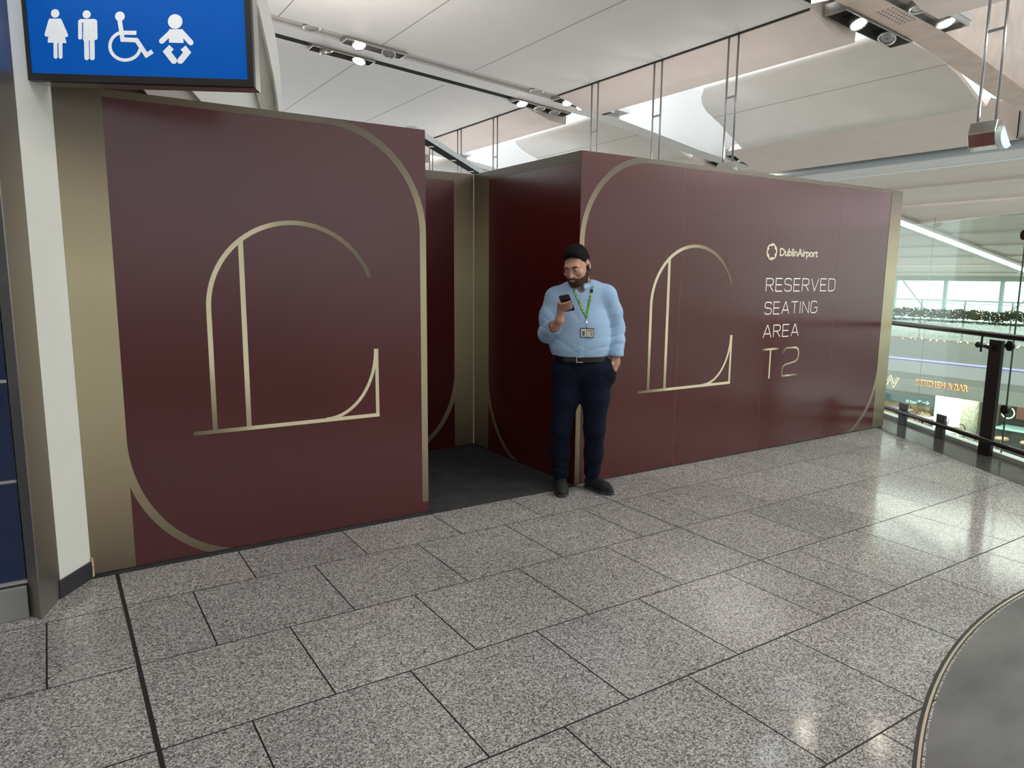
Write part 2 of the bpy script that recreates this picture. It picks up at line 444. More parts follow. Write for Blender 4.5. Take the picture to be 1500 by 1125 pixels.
# --- right hoarding: front run and the return into the passage
HR = thing('hoarding', 'long maroon and gold hoarding lettered RESERVED SEATING AREA T2 behind the standing man', 'hoarding', (0, 0, 0))
b = MB(); b.box((3.18, YW, 0.014), (7.25, YW+0.07, HW)); b.build('front_panel', M_maroon, HR)
b = MB(); b.box((3.18, YW+0.07, 0.007), (3.25, 5.55, HW)); b.build('return_panel', M_maroon, HR)
b = MB(); b.box((7.18, YW+0.07, 0.014), (7.25, 6.6, HW)); b.build('end_panel', M_maroon, HR)
b = MB(); b.box((3.186, YW+0.006, 0), (7.246, YW+0.066, 0.014)); b.box((3.186, YW+.066, 0), (3.246, 5.55, .014)); b.box((7.186, YW+.066, 0), (7.246, 6.59, .014)); b.build('floor_track', M_track, HR)
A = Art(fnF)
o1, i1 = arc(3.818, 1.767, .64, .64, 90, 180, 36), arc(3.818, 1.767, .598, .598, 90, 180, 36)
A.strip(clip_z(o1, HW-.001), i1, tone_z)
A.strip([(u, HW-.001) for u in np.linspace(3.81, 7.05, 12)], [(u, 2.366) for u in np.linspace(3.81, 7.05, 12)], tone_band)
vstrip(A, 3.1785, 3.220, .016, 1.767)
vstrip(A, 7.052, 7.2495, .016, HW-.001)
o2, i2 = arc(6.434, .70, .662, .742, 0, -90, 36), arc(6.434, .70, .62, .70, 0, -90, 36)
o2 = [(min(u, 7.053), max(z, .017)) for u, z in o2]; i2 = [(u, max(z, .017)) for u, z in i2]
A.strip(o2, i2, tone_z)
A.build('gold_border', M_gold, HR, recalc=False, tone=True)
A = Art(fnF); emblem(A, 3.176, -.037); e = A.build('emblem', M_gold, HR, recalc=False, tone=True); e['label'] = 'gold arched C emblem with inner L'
fnR = lambda u, z: (3.18-0.0015, u, z)
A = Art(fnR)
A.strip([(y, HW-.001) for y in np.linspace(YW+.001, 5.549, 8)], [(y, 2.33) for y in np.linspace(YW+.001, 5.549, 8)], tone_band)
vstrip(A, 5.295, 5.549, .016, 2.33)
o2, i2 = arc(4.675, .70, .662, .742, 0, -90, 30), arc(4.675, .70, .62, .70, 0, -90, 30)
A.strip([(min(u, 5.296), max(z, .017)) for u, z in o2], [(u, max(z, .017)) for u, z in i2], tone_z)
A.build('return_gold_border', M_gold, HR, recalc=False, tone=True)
for x in (4.19, 5.237, 6.238):
    b = MB(); b.box((x-.0016, YW-.0006, .016), (x+.0016, YW+.002, HW-.035)); b.build('board_joint', M_seam, HR)

# lettering: single-line rounded capitals
def glyph(ch):
    """strokes of a condensed monoline capital in a 1 x 1.75 box scaled to (0..w, 0..1)"""
    c = .17
    G = {
     'R': (.50, [[(0,0),(0,1),(.30,1),(.42,.96),(.48,.86),(.48,.62),(.42,.52),(.30,.48),(0,.48)], [(.22,.48),(.50,0)]]),
     'E': (.46, [[(.46,1),(0,1),(0,0),(.46,0)], [(0,.5),(.42,.5)]]),
     'S': (.50, [[(.50,.82),(.46,.94),(.36,1),(.14,1),(.04,.95),(0,.84),(0,.66),(.05,.56),(.14,.52),(.36,.49),(.45,.45),(.50,.35),(.50,.16),(.45,.05),(.36,0),(.14,0),(.04,.06),(0,.18)]]),
     'V': (.56, [[(0,1),(.28,0),(.56,1)]]),
     'D': (.52, [[(0,0),(0,1),(.32,1),(.46,.94),(.52,.80),(.52,.20),(.46,.06),(.32,0),(0,0)]]),
     'A': (.56, [[(0,0),(.26,1),(.30,1),(.56,0)], [(.10,.30),(.46,.30)]]),
     'T': (.52, [[(0,1),(.52,1)], [(.26,1),(.26,0)]]),
     'I': (.04, [[(.02,0),(.02,1)]]),
     'N': (.52, [[(0,0),(0,1),(.52,0),(.52,1)]]),
     'G': (.52, [[(.50,.84),(.46,.94),(.36,1),(.14,1),(.04,.94),(0,.82),(0,.18),(.04,.06),(.14,0),(.36,0),(.46,.06),(.52,.18),(.52,.46),(.30,.46)]]),
     '2': (.80, [[(0,.84),(.06,.95),(.20,1),(.60,1),(.74,.95),(.80,.84),(.80,.68),(.74,.58),(.60,.53),(.20,.46),(.06,.40),(0,.28),(0,0),(.74,0)]]),
    }
    return G[ch]
def line_of(A, text, x0, x1, z0, z1, w, gap=.17):
    tot = sum(glyph(c)[0] for c in text)+gap*(len(text)-1); kx = (x1-x0)/tot; kz = z1-z0; x = x0
    for c in text:
        gw, st = glyph(c)
        for s in st: A.ribbon([(x+p[0]*kx, z0+p[1]*kz) for p in s], w)
        x += (gw+gap)*kx
for text, x1, z0, z1 in (('RESERVED', 6.222, 1.421, 1.531), ('SEATING', 5.972, 1.222, 1.326), ('AREA', 5.72, 1.018, 1.124)):
    A = Art(fnF); line_of(A, text, 5.231, x1, z0, z1, .0085)
    A.build('lettering', M_white_print, HR, recalc=False)
A = Art(fnF)
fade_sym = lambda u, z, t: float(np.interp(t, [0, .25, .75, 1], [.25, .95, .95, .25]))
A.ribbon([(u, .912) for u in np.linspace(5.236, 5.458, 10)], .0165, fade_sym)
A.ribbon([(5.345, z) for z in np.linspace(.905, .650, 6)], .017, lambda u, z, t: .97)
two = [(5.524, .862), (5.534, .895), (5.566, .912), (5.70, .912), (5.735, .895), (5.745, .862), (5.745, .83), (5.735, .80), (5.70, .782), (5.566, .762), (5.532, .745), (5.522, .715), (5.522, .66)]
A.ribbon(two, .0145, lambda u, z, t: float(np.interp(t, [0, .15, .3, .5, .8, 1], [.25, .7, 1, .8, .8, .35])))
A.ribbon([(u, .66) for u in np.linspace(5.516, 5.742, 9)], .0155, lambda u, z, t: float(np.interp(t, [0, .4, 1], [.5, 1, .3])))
A.build('terminal_lettering', M_gold, HR, recalc=False, tone=True)
# round woven emblem and the airport's name
A = Art(fnF); c0 = (5.279, 1.759)
for k in range(6):
    a = 60*k+18
    p = arc(c0[0]+.026*math.cos(math.radians(a)), c0[1]+.026*math.sin(math.radians(a)), .039, .039, a-88, a+48, 14)
    A.ribbon(p, .0145)
A.build('logo', M_cream_print, HR, recalc=False)
text_mesh('airport_name', 'DublinAirport', M_cream_print, HR, lambda u, v, w: (5.386+u*.542, YW-.0015-max(w, 0)*.2, 1.7035+v*.090), bold=.018, spacing=.93)

# --- back hoarding across the end of the passage
HB = thing('hoarding', 'maroon and gold hoarding closing the end of the carpeted passage', 'hoarding', (0, 0, 0))
b = MB(); b.box((-0.6, 5.552, 0.002), (3.25, 5.62, HW)); b.build('panel', M_maroon, HB)
fnB = lambda u, z: (u, 5.55-.0015, z)
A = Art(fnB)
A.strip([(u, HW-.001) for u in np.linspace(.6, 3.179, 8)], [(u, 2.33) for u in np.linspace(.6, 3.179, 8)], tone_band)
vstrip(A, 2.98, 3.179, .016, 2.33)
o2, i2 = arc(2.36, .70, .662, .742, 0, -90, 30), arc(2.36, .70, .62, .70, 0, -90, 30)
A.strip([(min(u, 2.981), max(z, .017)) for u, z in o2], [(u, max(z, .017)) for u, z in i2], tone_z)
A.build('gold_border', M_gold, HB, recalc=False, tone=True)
b = MB(); b.box((3.169, 5.5465, .016), (3.178, 5.549, HW)); b.build('corner_bead', M_cream_print, HB)

# ================================================================== left wall, steel post, blue cladding
b = MB(); b.prism([(.083, 4.054), (-.052, 3.872), (-.10, 3.907), (-1.9, 3.95), (-1.9, 4.25), (.083, 4.25)], 0, 5.3, 'z')
wl = struct(b.build('wall_left', M_wallwhite))
wd = Vector((.155, .215, 0)).normalized(); wn = Vector((wd.y, -wd.x, 0))
def wpt(s, off, z): p = Vector((-.052, 3.872, 0))+wd*s+wn*off; return (p.x, p.y, z)
b = MB(); vs = [wpt(s, o, z) for z in (0.0, .088) for s, o in ((-.02, .0), (.222, .0), (.222, .013), (-.02, .013))]
b.add(vs, [(0,1,2,3), (4,7,6,5), (0,4,5,1), (1,5,6,2), (2,6,7,3), (3,7,4,0)])
struct(b.build('baseboard_left', M_skirt, bevel=.002))
b = MB(); vs = [wpt(s, o, z) for z, w_ in ((0.0, .0), (.105, .0)) for s, o in ((.218, .0), (.232, .0), (.232, .014), (.218, .015))]
b.add(vs, [(0,1,2,3), (4,7,6,5), (0,4,5,1), (1,5,6,2), (2,6,7,3), (3,7,4,0)])
struct(b.build('trim_1', mat('chipped plaster', (.62, .42, .30), .8, noise=.5, nscale=60)))
cp = thing('steel_post', 'brushed steel post between the blue cladding and the white wall', 'post')
b = MB(); b.prism([(-.052, 3.870), (-.129, 3.660), (-.171, 3.716), (-.171, 3.80), (-.1, 3.90)], 0, 5.2, 'z'); b.build('casing', M_steel, cp)
b = MB(); b.tube([(-.1305, 3.6585, 0), (-.1305, 3.6585, 5.2)], .0035, 6); b.build('edge_bead', M_steel_light, cp)
bc = thing('wall_cladding', 'dark blue glass cladding panels at the far left edge', 'wall cladding')
for i, (z0, z1) in enumerate(((.176, .623), (.637, 1.066), (1.080, 1.508), (1.522, 1.955), (1.969, 2.40), (2.414, 2.85))):
    b = MB(); b.box((-1.8, 3.72, z0), (-.176, 3.74, z1)); b.build('panel', M_blue, bc)
b = MB(); b.box((-1.8, 3.728, .16), (-.176, 3.76, 2.9))
b.build('backing_frame', M_steel_light, bc)
b = MB(); b.box((-1.8, 3.712, .162), (-.172, 3.735, .178)); b.build('bottom_rail', M_steel_light, bc)
b = MB(); b.box((-1.8, 3.70, 0), (-.176, 3.76, .152)); b.build('plinth', M_plinth, bc, bevel=.003)

# ================================================================== toilet sign, flagged off the white wall
M_signblue = mat('lit blue sign face', (0.0, 0.075, 0.36), .5, spec=.15, emit=(0.0, .085, .40), estr=.5)
M_signwhite = mat('lit white pictogram', (.8, .82, .84), .4, emit=(.85, .9, .95), estr=.35)
S0 = Vector((-.010, 3.948, 0)); a118 = math.radians(118)
sd = Vector((math.sin(a118), math.cos(a118), 0)); sn = Vector((sd.y, -sd.x, 0))   # sn points to the camera side
if sn.dot(Vector((0, 0, 0))-S0) < 0: sn = -sn
SG = thing('hanging_sign', 'blue toilet sign in a black frame sticking out from the white wall', 'sign', (0, 0, 0))
Ms = Matrix.Translation(S0) @ Matrix((( sd.x, -sn.x, 0, 0), (sd.y, -sn.y, 0, 0), (0, 0, 1, 0), (0, 0, 0, 1)))   # local x along sign, y into depth, z up
ZB, ZT = 2.372, 2.985
b = MB(); b.box((0.004, .012, ZB+.003), (.976, .125, ZT-.003), Ms); b.build('housing', M_steel_light, SG)
b = MB()
for lo, hi in (((0, -.004, ZB), (.98, .03, ZB+.030)), ((0, -.004, ZT-.03), (.98, .03, ZT)), ((0, -.004, ZB+.03), (.028, .03, ZT-.03)), ((.952, -.004, ZB+.03), (.98, .03, ZT-.03))): b.box(lo, hi, Ms)
b.build('frame', M_black_metal, SG)
b = MB(); b.box((.026, .002, ZB+.028), (.954, .014, ZT-.028), Ms); b.build('sign_face', M_signblue, SG)
def icon_fn(zx, zy):
    s = .00078462*zx-.000074541*zy+2.871e-8*zx*zy+1.6573e-8*zx*zx-.07691
    z = 3.0094e-5*zx-.00078684*zy-1.5219e-8*zx*zy+5.68e-10*zx*zx+2.69951
    return tuple(Ms @ Vector((s, .0005, z)))
def icon(): return Art(icon_fn)
def stroke(A, pts, w): A.ribbon(pts, w)
A = icon(); A.disc((288, 70), 22); A.poly([(262, 100), (314, 100), (348, 224), (249, 222)]); A.capsule((264, 108), (244, 180), 11); A.capsule((312, 108), (345, 183), 11)
A.poly([(258, 97), (318, 97), (322, 112), (254, 112)]); A.capsule((290, 215), (291, 297), 10); A.capsule((316, 215), (317, 297), 10)
A.build('pictogram', M_signwhite, SG, recalc=False)['label'] = 'woman pictogram'
A = icon(); A.disc((453, 75), 21); A.poly([(420, 99), (497, 99), (507, 118), (410, 116)]); A.poly([(436, 105), (485, 105), (494, 210), (434, 210)]); A.capsule((419, 112), (419, 196), 10); A.capsule((498, 112), (500, 198), 10)
A.capsule((452, 200), (454, 302), 12.5); A.capsule((482, 200), (483, 302), 12.5)
A.build('pictogram', M_signwhite, SG, recalc=False)['label'] = 'man pictogram'
A = icon(); A.disc((627, 85), 25); stroke(A, [(624, 95), (641, 206), (714, 209), (766, 288), (797, 268)], 23); stroke(A, [(636, 170), (713, 171)], 21)
stroke(A, [(655+80*math.cos(math.radians(t)), 240+74*math.sin(math.radians(t))) for t in np.linspace(248, 12, 40)], 17)
A.build('pictogram', M_signwhite, SG, recalc=False)['label'] = 'wheelchair pictogram'
A = icon(); A.disc((916, 112), 38); A.poly([(884, 152), (955, 152), (960, 224), (884, 222)]); A.capsule((896, 167), (846, 214), 14); A.capsule((948, 167), (998, 222), 14)
stroke(A, [(897, 246), (873, 270), (910, 318)], 33); stroke(A, [(958, 248), (979, 274), (943, 318)], 33); A.disc((910, 318), 16); A.disc((943, 318), 16); A.disc((873, 270), 14); A.disc((979, 274), 14)
A.build('pictogram', M_signwhite, SG, recalc=False)['label'] = 'baby pictogram'

# white moulded portal behind the back hoarding, standing on the floor
KP = 5.72/5.20
def portal(pts, y0, y1, name, m):
    b = MB(); b.prism([(x*KP, EYE+(z-EYE)*KP if z > 0.01 else 0.0) for x, z in pts], y0*KP, y1*KP, 'y'); return struct(b.build(name, m))
M_portal = mat('white portal paint', (.86, .87, .83), .5)
M_plaster = mat('grey-beige plaster', (.50, .48, .43), .6)
portal([(1.30, 3.9), (1.345, 3.5), (1.40, 3.28), (1.434, 3.099), (1.453, 2.882), (1.456, 2.62), (1.456, 0), (1.432, 0), (1.432, 2.62), (1.425, 2.72), (1.405, 2.88), (1.372, 3.06), (1.33, 3.27), (1.26, 3.5), (1.20, 3.9)], 5.20, 5.42, 'trim_2', M_portal)
portal([(1.20, 3.9), (1.33, 3.27), (1.40, 2.90), (1.432, 2.62), (1.432, 0), (1.335, 0), (1.335, 2.62), (1.29, 2.80), (1.25, 3.2), (1.15, 3.9)], 5.26, 5.40, 'trim_3', M_plaster)
portal([(1.335, 0), (1.335, 2.62), (1.29, 2.80), (1.25, 3.2), (1.15, 3.9), (.2, 3.9), (.72, 2.93), (.99, 2.62), (.99, 0)], 5.30, 5.44, 'trim_4', M_portal)
portal([(.99, 0), (.99, 2.62), (.72, 2.93), (.2, 3.5), (.2, 3.1), (.42, 2.95), (.68, 2.62), (.68, 0)], 5.34, 5.46, 'trim_5', M_plaster)
portal([(.68, 0), (.68, 2.62), (.42, 2.95), (.2, 3.3), (-1.4, 3.3), (-1.4, 0)], 5.38, 5.48, 'trim_6', M_dark)
# ================================================================== ceiling: flat boards, skylight strip, white shells, beams
def zc(x): return 5.072-.08*x
def zb(x): return float(np.interp(x, [-4, 2.7, 7.4, 8.76, 9.85, 11.0, 12.7, 14.4, 27.5], [5.387, 4.852, 4.472, 4.36, 4.19, 4.0, 3.80, 3.53, 1.55]))
BAYS = [(-7.0, -1.26), (-.3, 4.37), (5.33, 10.0), (10.96, 15.63), (16.59, 24.0)]
BEAMS = [-.78, 4.85, 10.48, 16.11]
seamx = (1.37, 2.80, 4.23, 5.72)
for (y0, y1) in BAYS:
    b = MB(); b.prism([(.35, zc(.35)), (7.31, zc(7.31)), (7.31, zc(7.31)+.12), (.35, zc(.35)+.12)], y0, y1, 'y')
    c = struct(b.build('ceiling', M_ceiling))
    b = MB()
    for x in seamx: b.box((x-.006, y0, zc(x)-.0012), (x+.006, y1, zc(x)+.004))
    b.build('board_joint', mat('ceiling joint', (.20, .19, .18), .7), c)
    b = MB(); b.prism([(-7, zc(-1.2)), (-1.2, zc(-1.2)), (-1.2, zc(-1.2)+.12), (-7, zc(-1.2)+.12)], y0, y1, 'y'); struct(b.build('ceiling', M_ceiling))
    # lower step and facet up to the skylight
    b = MB(); b.prism([(7.335, 4.535), (7.335, 4.462), (7.36, 4.455), (7.85, 4.302), (8.20, 4.276), (8.22, 4.29), (8.22, 4.62), (7.9, 4.72)], y0, y1, 'y')
    struct(b.build('ceiling', M_facet))
    b = MB(); b.box((7.316, y0, 4.468), (7.337, y1, 4.60)); struct(b.build('trim_7', M_dark))
    # white shell below the skylight, its end cut back in a curve before the next beam
    xs = [9.2, 9.24, 9.32, 9.45, 9.6, 9.8, 10.1, 10.4, 10.7, 11.0, 11.25, 11.5]; zs = [4.64, 4.575, 4.545, 4.53, 4.515, 4.49, 4.45, 4.395, 4.31, 4.19, 4.085, 3.985]
    gp = np.interp(xs, [9.2, 9.24, 9.32, 9.45, 9.7, 10.1, 10.4, 11.0, 11.5], [1.50, 1.38, 1.30, 1.15, .92, .68, .57, .43, .36])
    if y1 < 5: gp = gp*.35
    b = MB(); n = len(xs); ny = 2
    top = [(x, y0+.05, z) for x, z in zip(xs, zs)]+[(x, y1-g, z) for x, z, g in zip(xs, zs, gp)]
    up = [(p[0]+.02, p[1], p[2]+.06) for p in top]
    fs = [(i, i+1, n+i+1, n+i) for i in range(n-1)]
    fs2 = [tuple(2*n+k for k in reversed(f)) for f in fs]
    edge = [(i+1, i, 2*n+i, 2*n+i+1) for i in range(n-1)]+[(n+i, n+i+1, 3*n+i+1, 3*n+i) for i in range(n-1)]+[(0, n, 3*n, 2*n), (n-1, 2*n-1, 4*n-1, 3*n-1)]
    b.add(top+up, fs+fs2+edge); b.sm = [True]*(2*(n-1))+[False]*len(edge)
    s_ = struct(b.build('ceiling', M_shell))
    b = MB(); b.box((10.395, y0+.05, 4.3925), (10.405, y1-(.2 if y1 < 5 else .57), 4.402)); b.build('shell_joint', mat('ceiling joint', (.2, .19, .18)), s_)
    b = MB(); b.prism([(11.49, 3.992), (12.50, 3.638), (12.54, 3.66), (12.54, 4.1), (11.6, 4.12)], y0, y1, 'y'); struct(b.build('ceiling', M_facet))
    b = MB(); b.box((12.50, y0, 3.646), (12.60, y1, 4.3)); struct(b.build('trim_8', M_beam))
# reflector wall high above the skylight strip and the roof over the shells
b = MB(); b.prism([(12.6, 4.3), (12.6, 6.2), (12.7, 6.2), (12.7, 4.3)], -7, 24, 'y'); struct(b.build('wall_skylight', M_fin))
# tube, gutter and lip beyond the shells
b = MB(); b.tube([(12.98, -7, 3.636), (12.98, 24, 3.636)], .075, 14)
tag(b.build('service_pipe', mat('blue-grey pipe', (.36, .40, .42), .35, metal=.2)), 'long blue-grey pipe running below the ceiling behind the lettered hoarding', 'pipe')
b = MB(); b.prism([(12.6, 3.80), (13.0, 3.72), (14.2, 3.61), (14.2, 3.9), (12.6, 4.3)], -7, 24, 'y'); struct(b.build('ceiling', M_beam_light))
b = MB(); b.prism([(14.2, 3.60), (14.28, 3.595), (14.28, 3.68), (14.2, 3.68)], -7, 24, 'y'); struct(b.build('trim_9', M_fin))
# boarded soffit sloping away over the void
b = MB(); x = 14.28; k = 0
xs = [14.28, 15.5, 17.0, 18.6, 20.2, 21.8, 23.4, 25.0, 26.4, 27.6]
zz = lambda x: 3.60-.1545*(x-14.28)
for x0, x1 in zip(xs[:-1], xs[1:]):
    b.prism([(x0, zz(x0)), (x1, zz(x1)+.05), (x1, zz(x1)+.3), (x0, zz(x0)+.3)], 1.0, 30, 'y')
M_soffit = mat('soffit boards', (.58, .515, .465), .5, noise=.06, nscale=4, stretch=(1, .15, 1))
struct(b.build('ceiling', M_soffit))
# beams: a band with a lighting strip on its near side and an open slot on its far side
def beam(yc, idx, warm):
    xs = [-4, .5, 2.7, 5, 7.4, 8.0, 8.76, 9.3, 9.85, 10.4, 11.0, 11.8, 12.7, 13.5, 14.4]
    b = MB()
    b.prism([(x, zb(x)) for x in xs]+[(x, zb(x)+(.14 if x < 8 else 1.1)) for x in reversed(xs)], yc-.20, yc+.17, 'y')
    bm_ = struct(b.build('trim_10', M_beam_warm if warm else M_beam_light))
    b = MB(); xa = [-4, .5, 2.7, 5, 7.4, 8.3, 8.9]
    b.prism([(x, zc(x)+.03) for x in xa]+[(x, zc(x)+.10) for x in reversed(xa)], yc-.48, yc-.20, 'y')
    struct(b.build('trim_11', M_beam))
    b = MB(); b.box((-4, yc+.17, 5.2), (8.3, yc+.47, 5.6)); b.prism([(x, zc(x)+.30) for x in xa]+[(x, zc(x)+.36) for x in reversed(xa)], yc+.17, yc+.48, 'y')
    struct(b.build('trim_12', M_dark))
    b = MB(); b.prism([(x, zc(x)-.004) for x in (-4, 7.3)]+[(x, zc(x)+.028) for x in (7.3, -4)], yc+.44, yc+.48, 'y'); struct(b.build('trim_13', M_beam_light))
    b = MB(); b.prism([(x, zc(x)+.03) for x in (-4, 7.3)]+[(x, zc(x)+.36) for x in (7.3, -4)], yc+.445, yc+.475, 'y'); struct(b.build('trim_20', M_dark))
    # side troughs again where the boards close up below the shell
    for s0, s1 in (((yc-.46, yc-.2),) if yc == 4.85 else ()):
        b = MB(); b.prism([(11.35, 4.10), (12.55, 3.72), (12.55, 4.2), (11.35, 4.3)], s0, s1, 'y'); struct(b.build('trim_14', M_dark))
    return bm_
for i, yc in enumerate(BEAMS):
    bm_ = beam(yc, i, yc == 4.85)
    if yc == 4.85:      # perforated end of the near beam
        b = MB()
        for r in range(4):
            for c in range(9):
                x = 7.9+c*.055; y = 4.70+r*.055; b.box((x, y, zb(x)-.0015), (x+.026, y+.026, zb(x)+.01))
        b.build('perforation', M_dark, bm_)
# long linear light recessed in the soffit, in line with the far beam
LL = thing('linear_light', 'long white linear light in the sloping soffit over the void', 'ceiling light', (0, 0, 0))
xl = [14.9, 27.3]
M_line = mat('linear light diffuser', (.9, .9, .9), .5, emit=(1, 1, .97), estr=3.0)
b = MB(); b.prism([(x, zz(x)-.05) for x in xl]+[(x, zz(x)+.1) for x in reversed(xl)], 10.12, 10.36, 'y'); b.build('diffuser', M_line, LL)
b = MB(); b.prism([(x, zz(x)-.03) for x in xl]+[(x, zz(x)+.1) for x in reversed(xl)], 10.36, 10.66, 'y')
b.prism([(x, zz(x)-.03) for x in xl]+[(x, zz(x)+.1) for x in reversed(xl)], 9.93, 10.12, 'y'); b.build('housing', M_beam, LL)

# --- recessed gimbal lights
M_lamp = mat('lit lamp', (1, 1, 1), .4, emit=(1.0, .90, .74), estr=45.0)
M_lamp_off = mat('unlit lamp glass', (.35, .35, .36), .15, metal=.6)
def gimbal(cx, cy, x0, x1, wy, lamps, label):
    """metal tray let into the beam, open below, with gimbal lamps"""
    z = zc((x0+x1)/2) if (x0+x1)/2 < 9 else zb((x0+x1)/2)+.03
    T = thing('downlight', label, 'ceiling light', ((x0+x1)/2, cy, z), 0)
    L_ = (x1-x0)/2; h = .09; W = wy/2
    sl = -.08 if x1 < 9 else -.2
    sh = Matrix.Identity(4); sh[2][0] = sl
    b = MB()
    for lo, hi in (((-L_, -W, -.035), (L_, -W+.012, h)), ((-L_, W-.012, -.035), (L_, W, h)), ((-L_, -W+.012, -.035), (-L_+.012, W-.012, h)), ((L_-.012, -W+.012, -.035), (L_, W-.012, h))): b.box(lo, hi, sh)
    b.build('frame', M_steel, T)
    b = MB(); b.box((-L_+.012, -W+.012, h-.02), (L_-.012, W-.012, h-.005), sh); b.build('tray', M_dark, T)
    for (lx, lit, tx, ty) in lamps:
        px = lx-(x0+x1)/2
        M = Matrix.Translation((px, 0, -.005+sl*px)) @ Matrix.Rotation(tx, 4, 'X') @ Matrix.Rotation(ty, 4, 'Y')
        b = MB(); b.lathe([(.05, .075), (.075, .05), (.098, -.02), (.104, -.045), (.088, -.045), (.085, -.03)], (0, 0, 0), 20, None)
        b.v = [tuple(M @ Vector(p)) for p in b.v]; la = b.build('lamp', M_steel_light, T)
        b = MB(); b.lathe([(.0, -.034), (.05, -.036), (.086, -.036), (.086, -.028), (0, -.026)], (0, 0, 0), 20); b.v = [tuple(M @ Vector(p)) for p in b.v]
        b.build('lamp_glass', M_lamp if lit else M_lamp_off, la)
    lit = [l for l in lamps if l[1]]
    return T
def spot(loc, target, power, size=60, blend=.5):
    l = bpy.data.lights.new('downlight_beam', 'SPOT'); l.energy = power; l.spot_size = math.radians(size); l.spot_blend = blend; l.color = (1, .9, .76); l.shadow_soft_size = .09
    o = bpy.data.objects.new('downlight_beam', l); COL.objects.link(o); o.location = loc
    o.rotation_euler = (Vector(target)-Vector(loc)).to_track_quat('-Z', 'Y').to_euler(); return o
yA, yB = 10.48, 4.85
gimbal(0, yA-.34, 3.72, 4.62, .26, [(3.94, 1, -.5, 0), (4.40, 0, -.3, .3)], 'twin downlight with its first lamp lit, in the far beam nearest the sign')
gimbal(0, yA+.31, 3.45, 4.40, .26, [(3.68, 0, .3, -.4), (4.2, 1, -.2, .3)], 'twin downlight in the dark slot beyond the far beam, nearest the sign')
gimbal(0, yA-.34, 7.38, 8.55, .26, [(7.62, 1, -.5, 0), (7.92, 1, -.5, 0), (8.3, 0, -.2, .2)], 'triple downlight with two bright lamps at the skylight end of the far beam')
gimbal(0, yA+.31, 6.95, 8.1, .26, [(7.13, 1, -.4, 0), (7.5, 0, -.2, 0), (7.83, 0, -.2, 0)], 'triple downlight in the dark slot at the skylight end of the far beam')
gimbal(0, yB-.34, 7.55, 8.86, .27, [(8.05, 0, -.2, 0), (8.60, 1, -.35, 0)], 'black trough downlight on the near side of the perforated beam')
gimbal(0, yB+.31, 7.55, 8.90, .27, [(7.98, 1, -.5, .1), (8.60, 0, -.1, .5)], 'black trough downlight on the far side of the perforated beam')
gimbal(0, yA-.34, 11.75, 13.1, .26, [(12.1, 0, .2, -.3), (12.72, 1, -.45, 0)], 'twin downlight low on the far beam above the lettered hoarding')
gimbal(0, yA+.31, 11.9, 12.95, .26, [(12.35, 1, -.4, 0), (12.75, 0, 0, 0)], 'twin downlight just above the hoarding top on the far side of the beam')
gimbal(0, yB-.34, 11.4, 12.5, .27, [(11.95, 0, -.2, .6)], 'downlight at the lower end of the near beam beside the hanging uplight')
for tgt, pw in (((5.5, 1.9, 0), 50), ((6.2, 3.4, 0), 20)):
    spot((8.60, yB-.36, 4.25), tgt, pw, 34, .9)
spot((3.94, yA-.36, 4.66), (4.2, 7.0, 0), 40); spot((7.62, yA-.36, 4.36), (7.8, 8.0, 0), 40)
# round flush speakers in the near strip of the far beam
M_grille = mat('speaker grille', (.40, .37, .35), .6)
for x, lab in ((3.28, 'round flush ceiling speaker in the far beam nearest the sign'), (7.0, 'round flush ceiling speaker beside the triple downlight in the far beam')):
    sp = thing('ceiling_speaker', lab, 'speaker', (x, yA-.34, zc(x)+.028))
    b = MB(); b.lathe([(.10, .002), (.10, -.016), (.125, -.016), (.125, .002)], n=28); b.build('ring', M_steel_light, sp)
    b = MB(); b.lathe([(0, -.012), (.1, -.012), (.1, .0), (0, .0)], n=28); b.build('grille', M_grille, sp)

# --- uplights hung on ladder rods from the board edge
M_rod = mat('grey rod', (.33, .33, .33), .3, metal=.7)
def hung_light(y, label, group=None):
    T = thing('hanging_uplight', label, 'pendant light', (7.33, y, 2.71), 0, group)
    for s in (-.075, .075):
        b = MB(); b.tube([(0, s, .25), (0, s, 1.765)], .013, 10); b.build('rod', M_rod, T)
    b = MB()
    b.box((-.008, -.065, 1.03), (.008, .065, 1.055))
    b.build('crossbar', M_rod, T)
    b = MB(); b.prism([(-.085, .145), (-.05, .25), (.03, .25), (.055, .20), (.055, .06), (.0, .0), (-.05, .03)], -.115, .115, 'y'); b.build('housing', M_chrome, T, bevel=.004)
    b = MB(); pr = [(-.03, .19)]+[(.035+.115*math.cos(math.radians(t)), .115+.115*math.sin(math.radians(t))) for t in np.linspace(170, 310, 14)]+[(.13, .03)]
    b.prism(pr, -.165, -.117, 'y'); b.build('reflector', mat('pale aqua reflector', (.55, .68, .66), .3), T)
    return T
ys = [(3.385, 'hanging uplight on ladder rods in full view near the glass balustrade'), (6.375, 'ladder-rod hanging uplight in front of the white shell above the hoarding'), (7.68, 'ladder-rod hanging uplight above the hoarding corner, second behind the near one'),
      (9.05, 'ladder-rod hanging uplight above the standing man, just short of the far beam'), (11.99, 'ladder-rod hanging uplight above the passage corner, beyond the far beam'), (13.4, 'ladder-rod hanging uplight above the passage, crossed by the dark canopy edge'), (14.7, 'ladder-rod hanging uplight behind the left hoarding edge, last of the row')]
for y, lab in ys:
    hung_light(y, lab, 'hanging uplights on ladder rods')
    l = bpy.data.lights.new('uplight_beam', 'AREA'); l.shape = 'RECTANGLE'; l.size = .1; l.size_y = .2; l.energy = 6; l.color = (1, .95, .90); l.spread = math.radians(170)
    o = bpy.data.objects.new('uplight_beam', l); COL.objects.link(o); o.location = (7.48, y, 2.96); o.rotation_euler = Vector((.25, 0, 1)).to_track_quat('-Z', 'Y').to_euler()

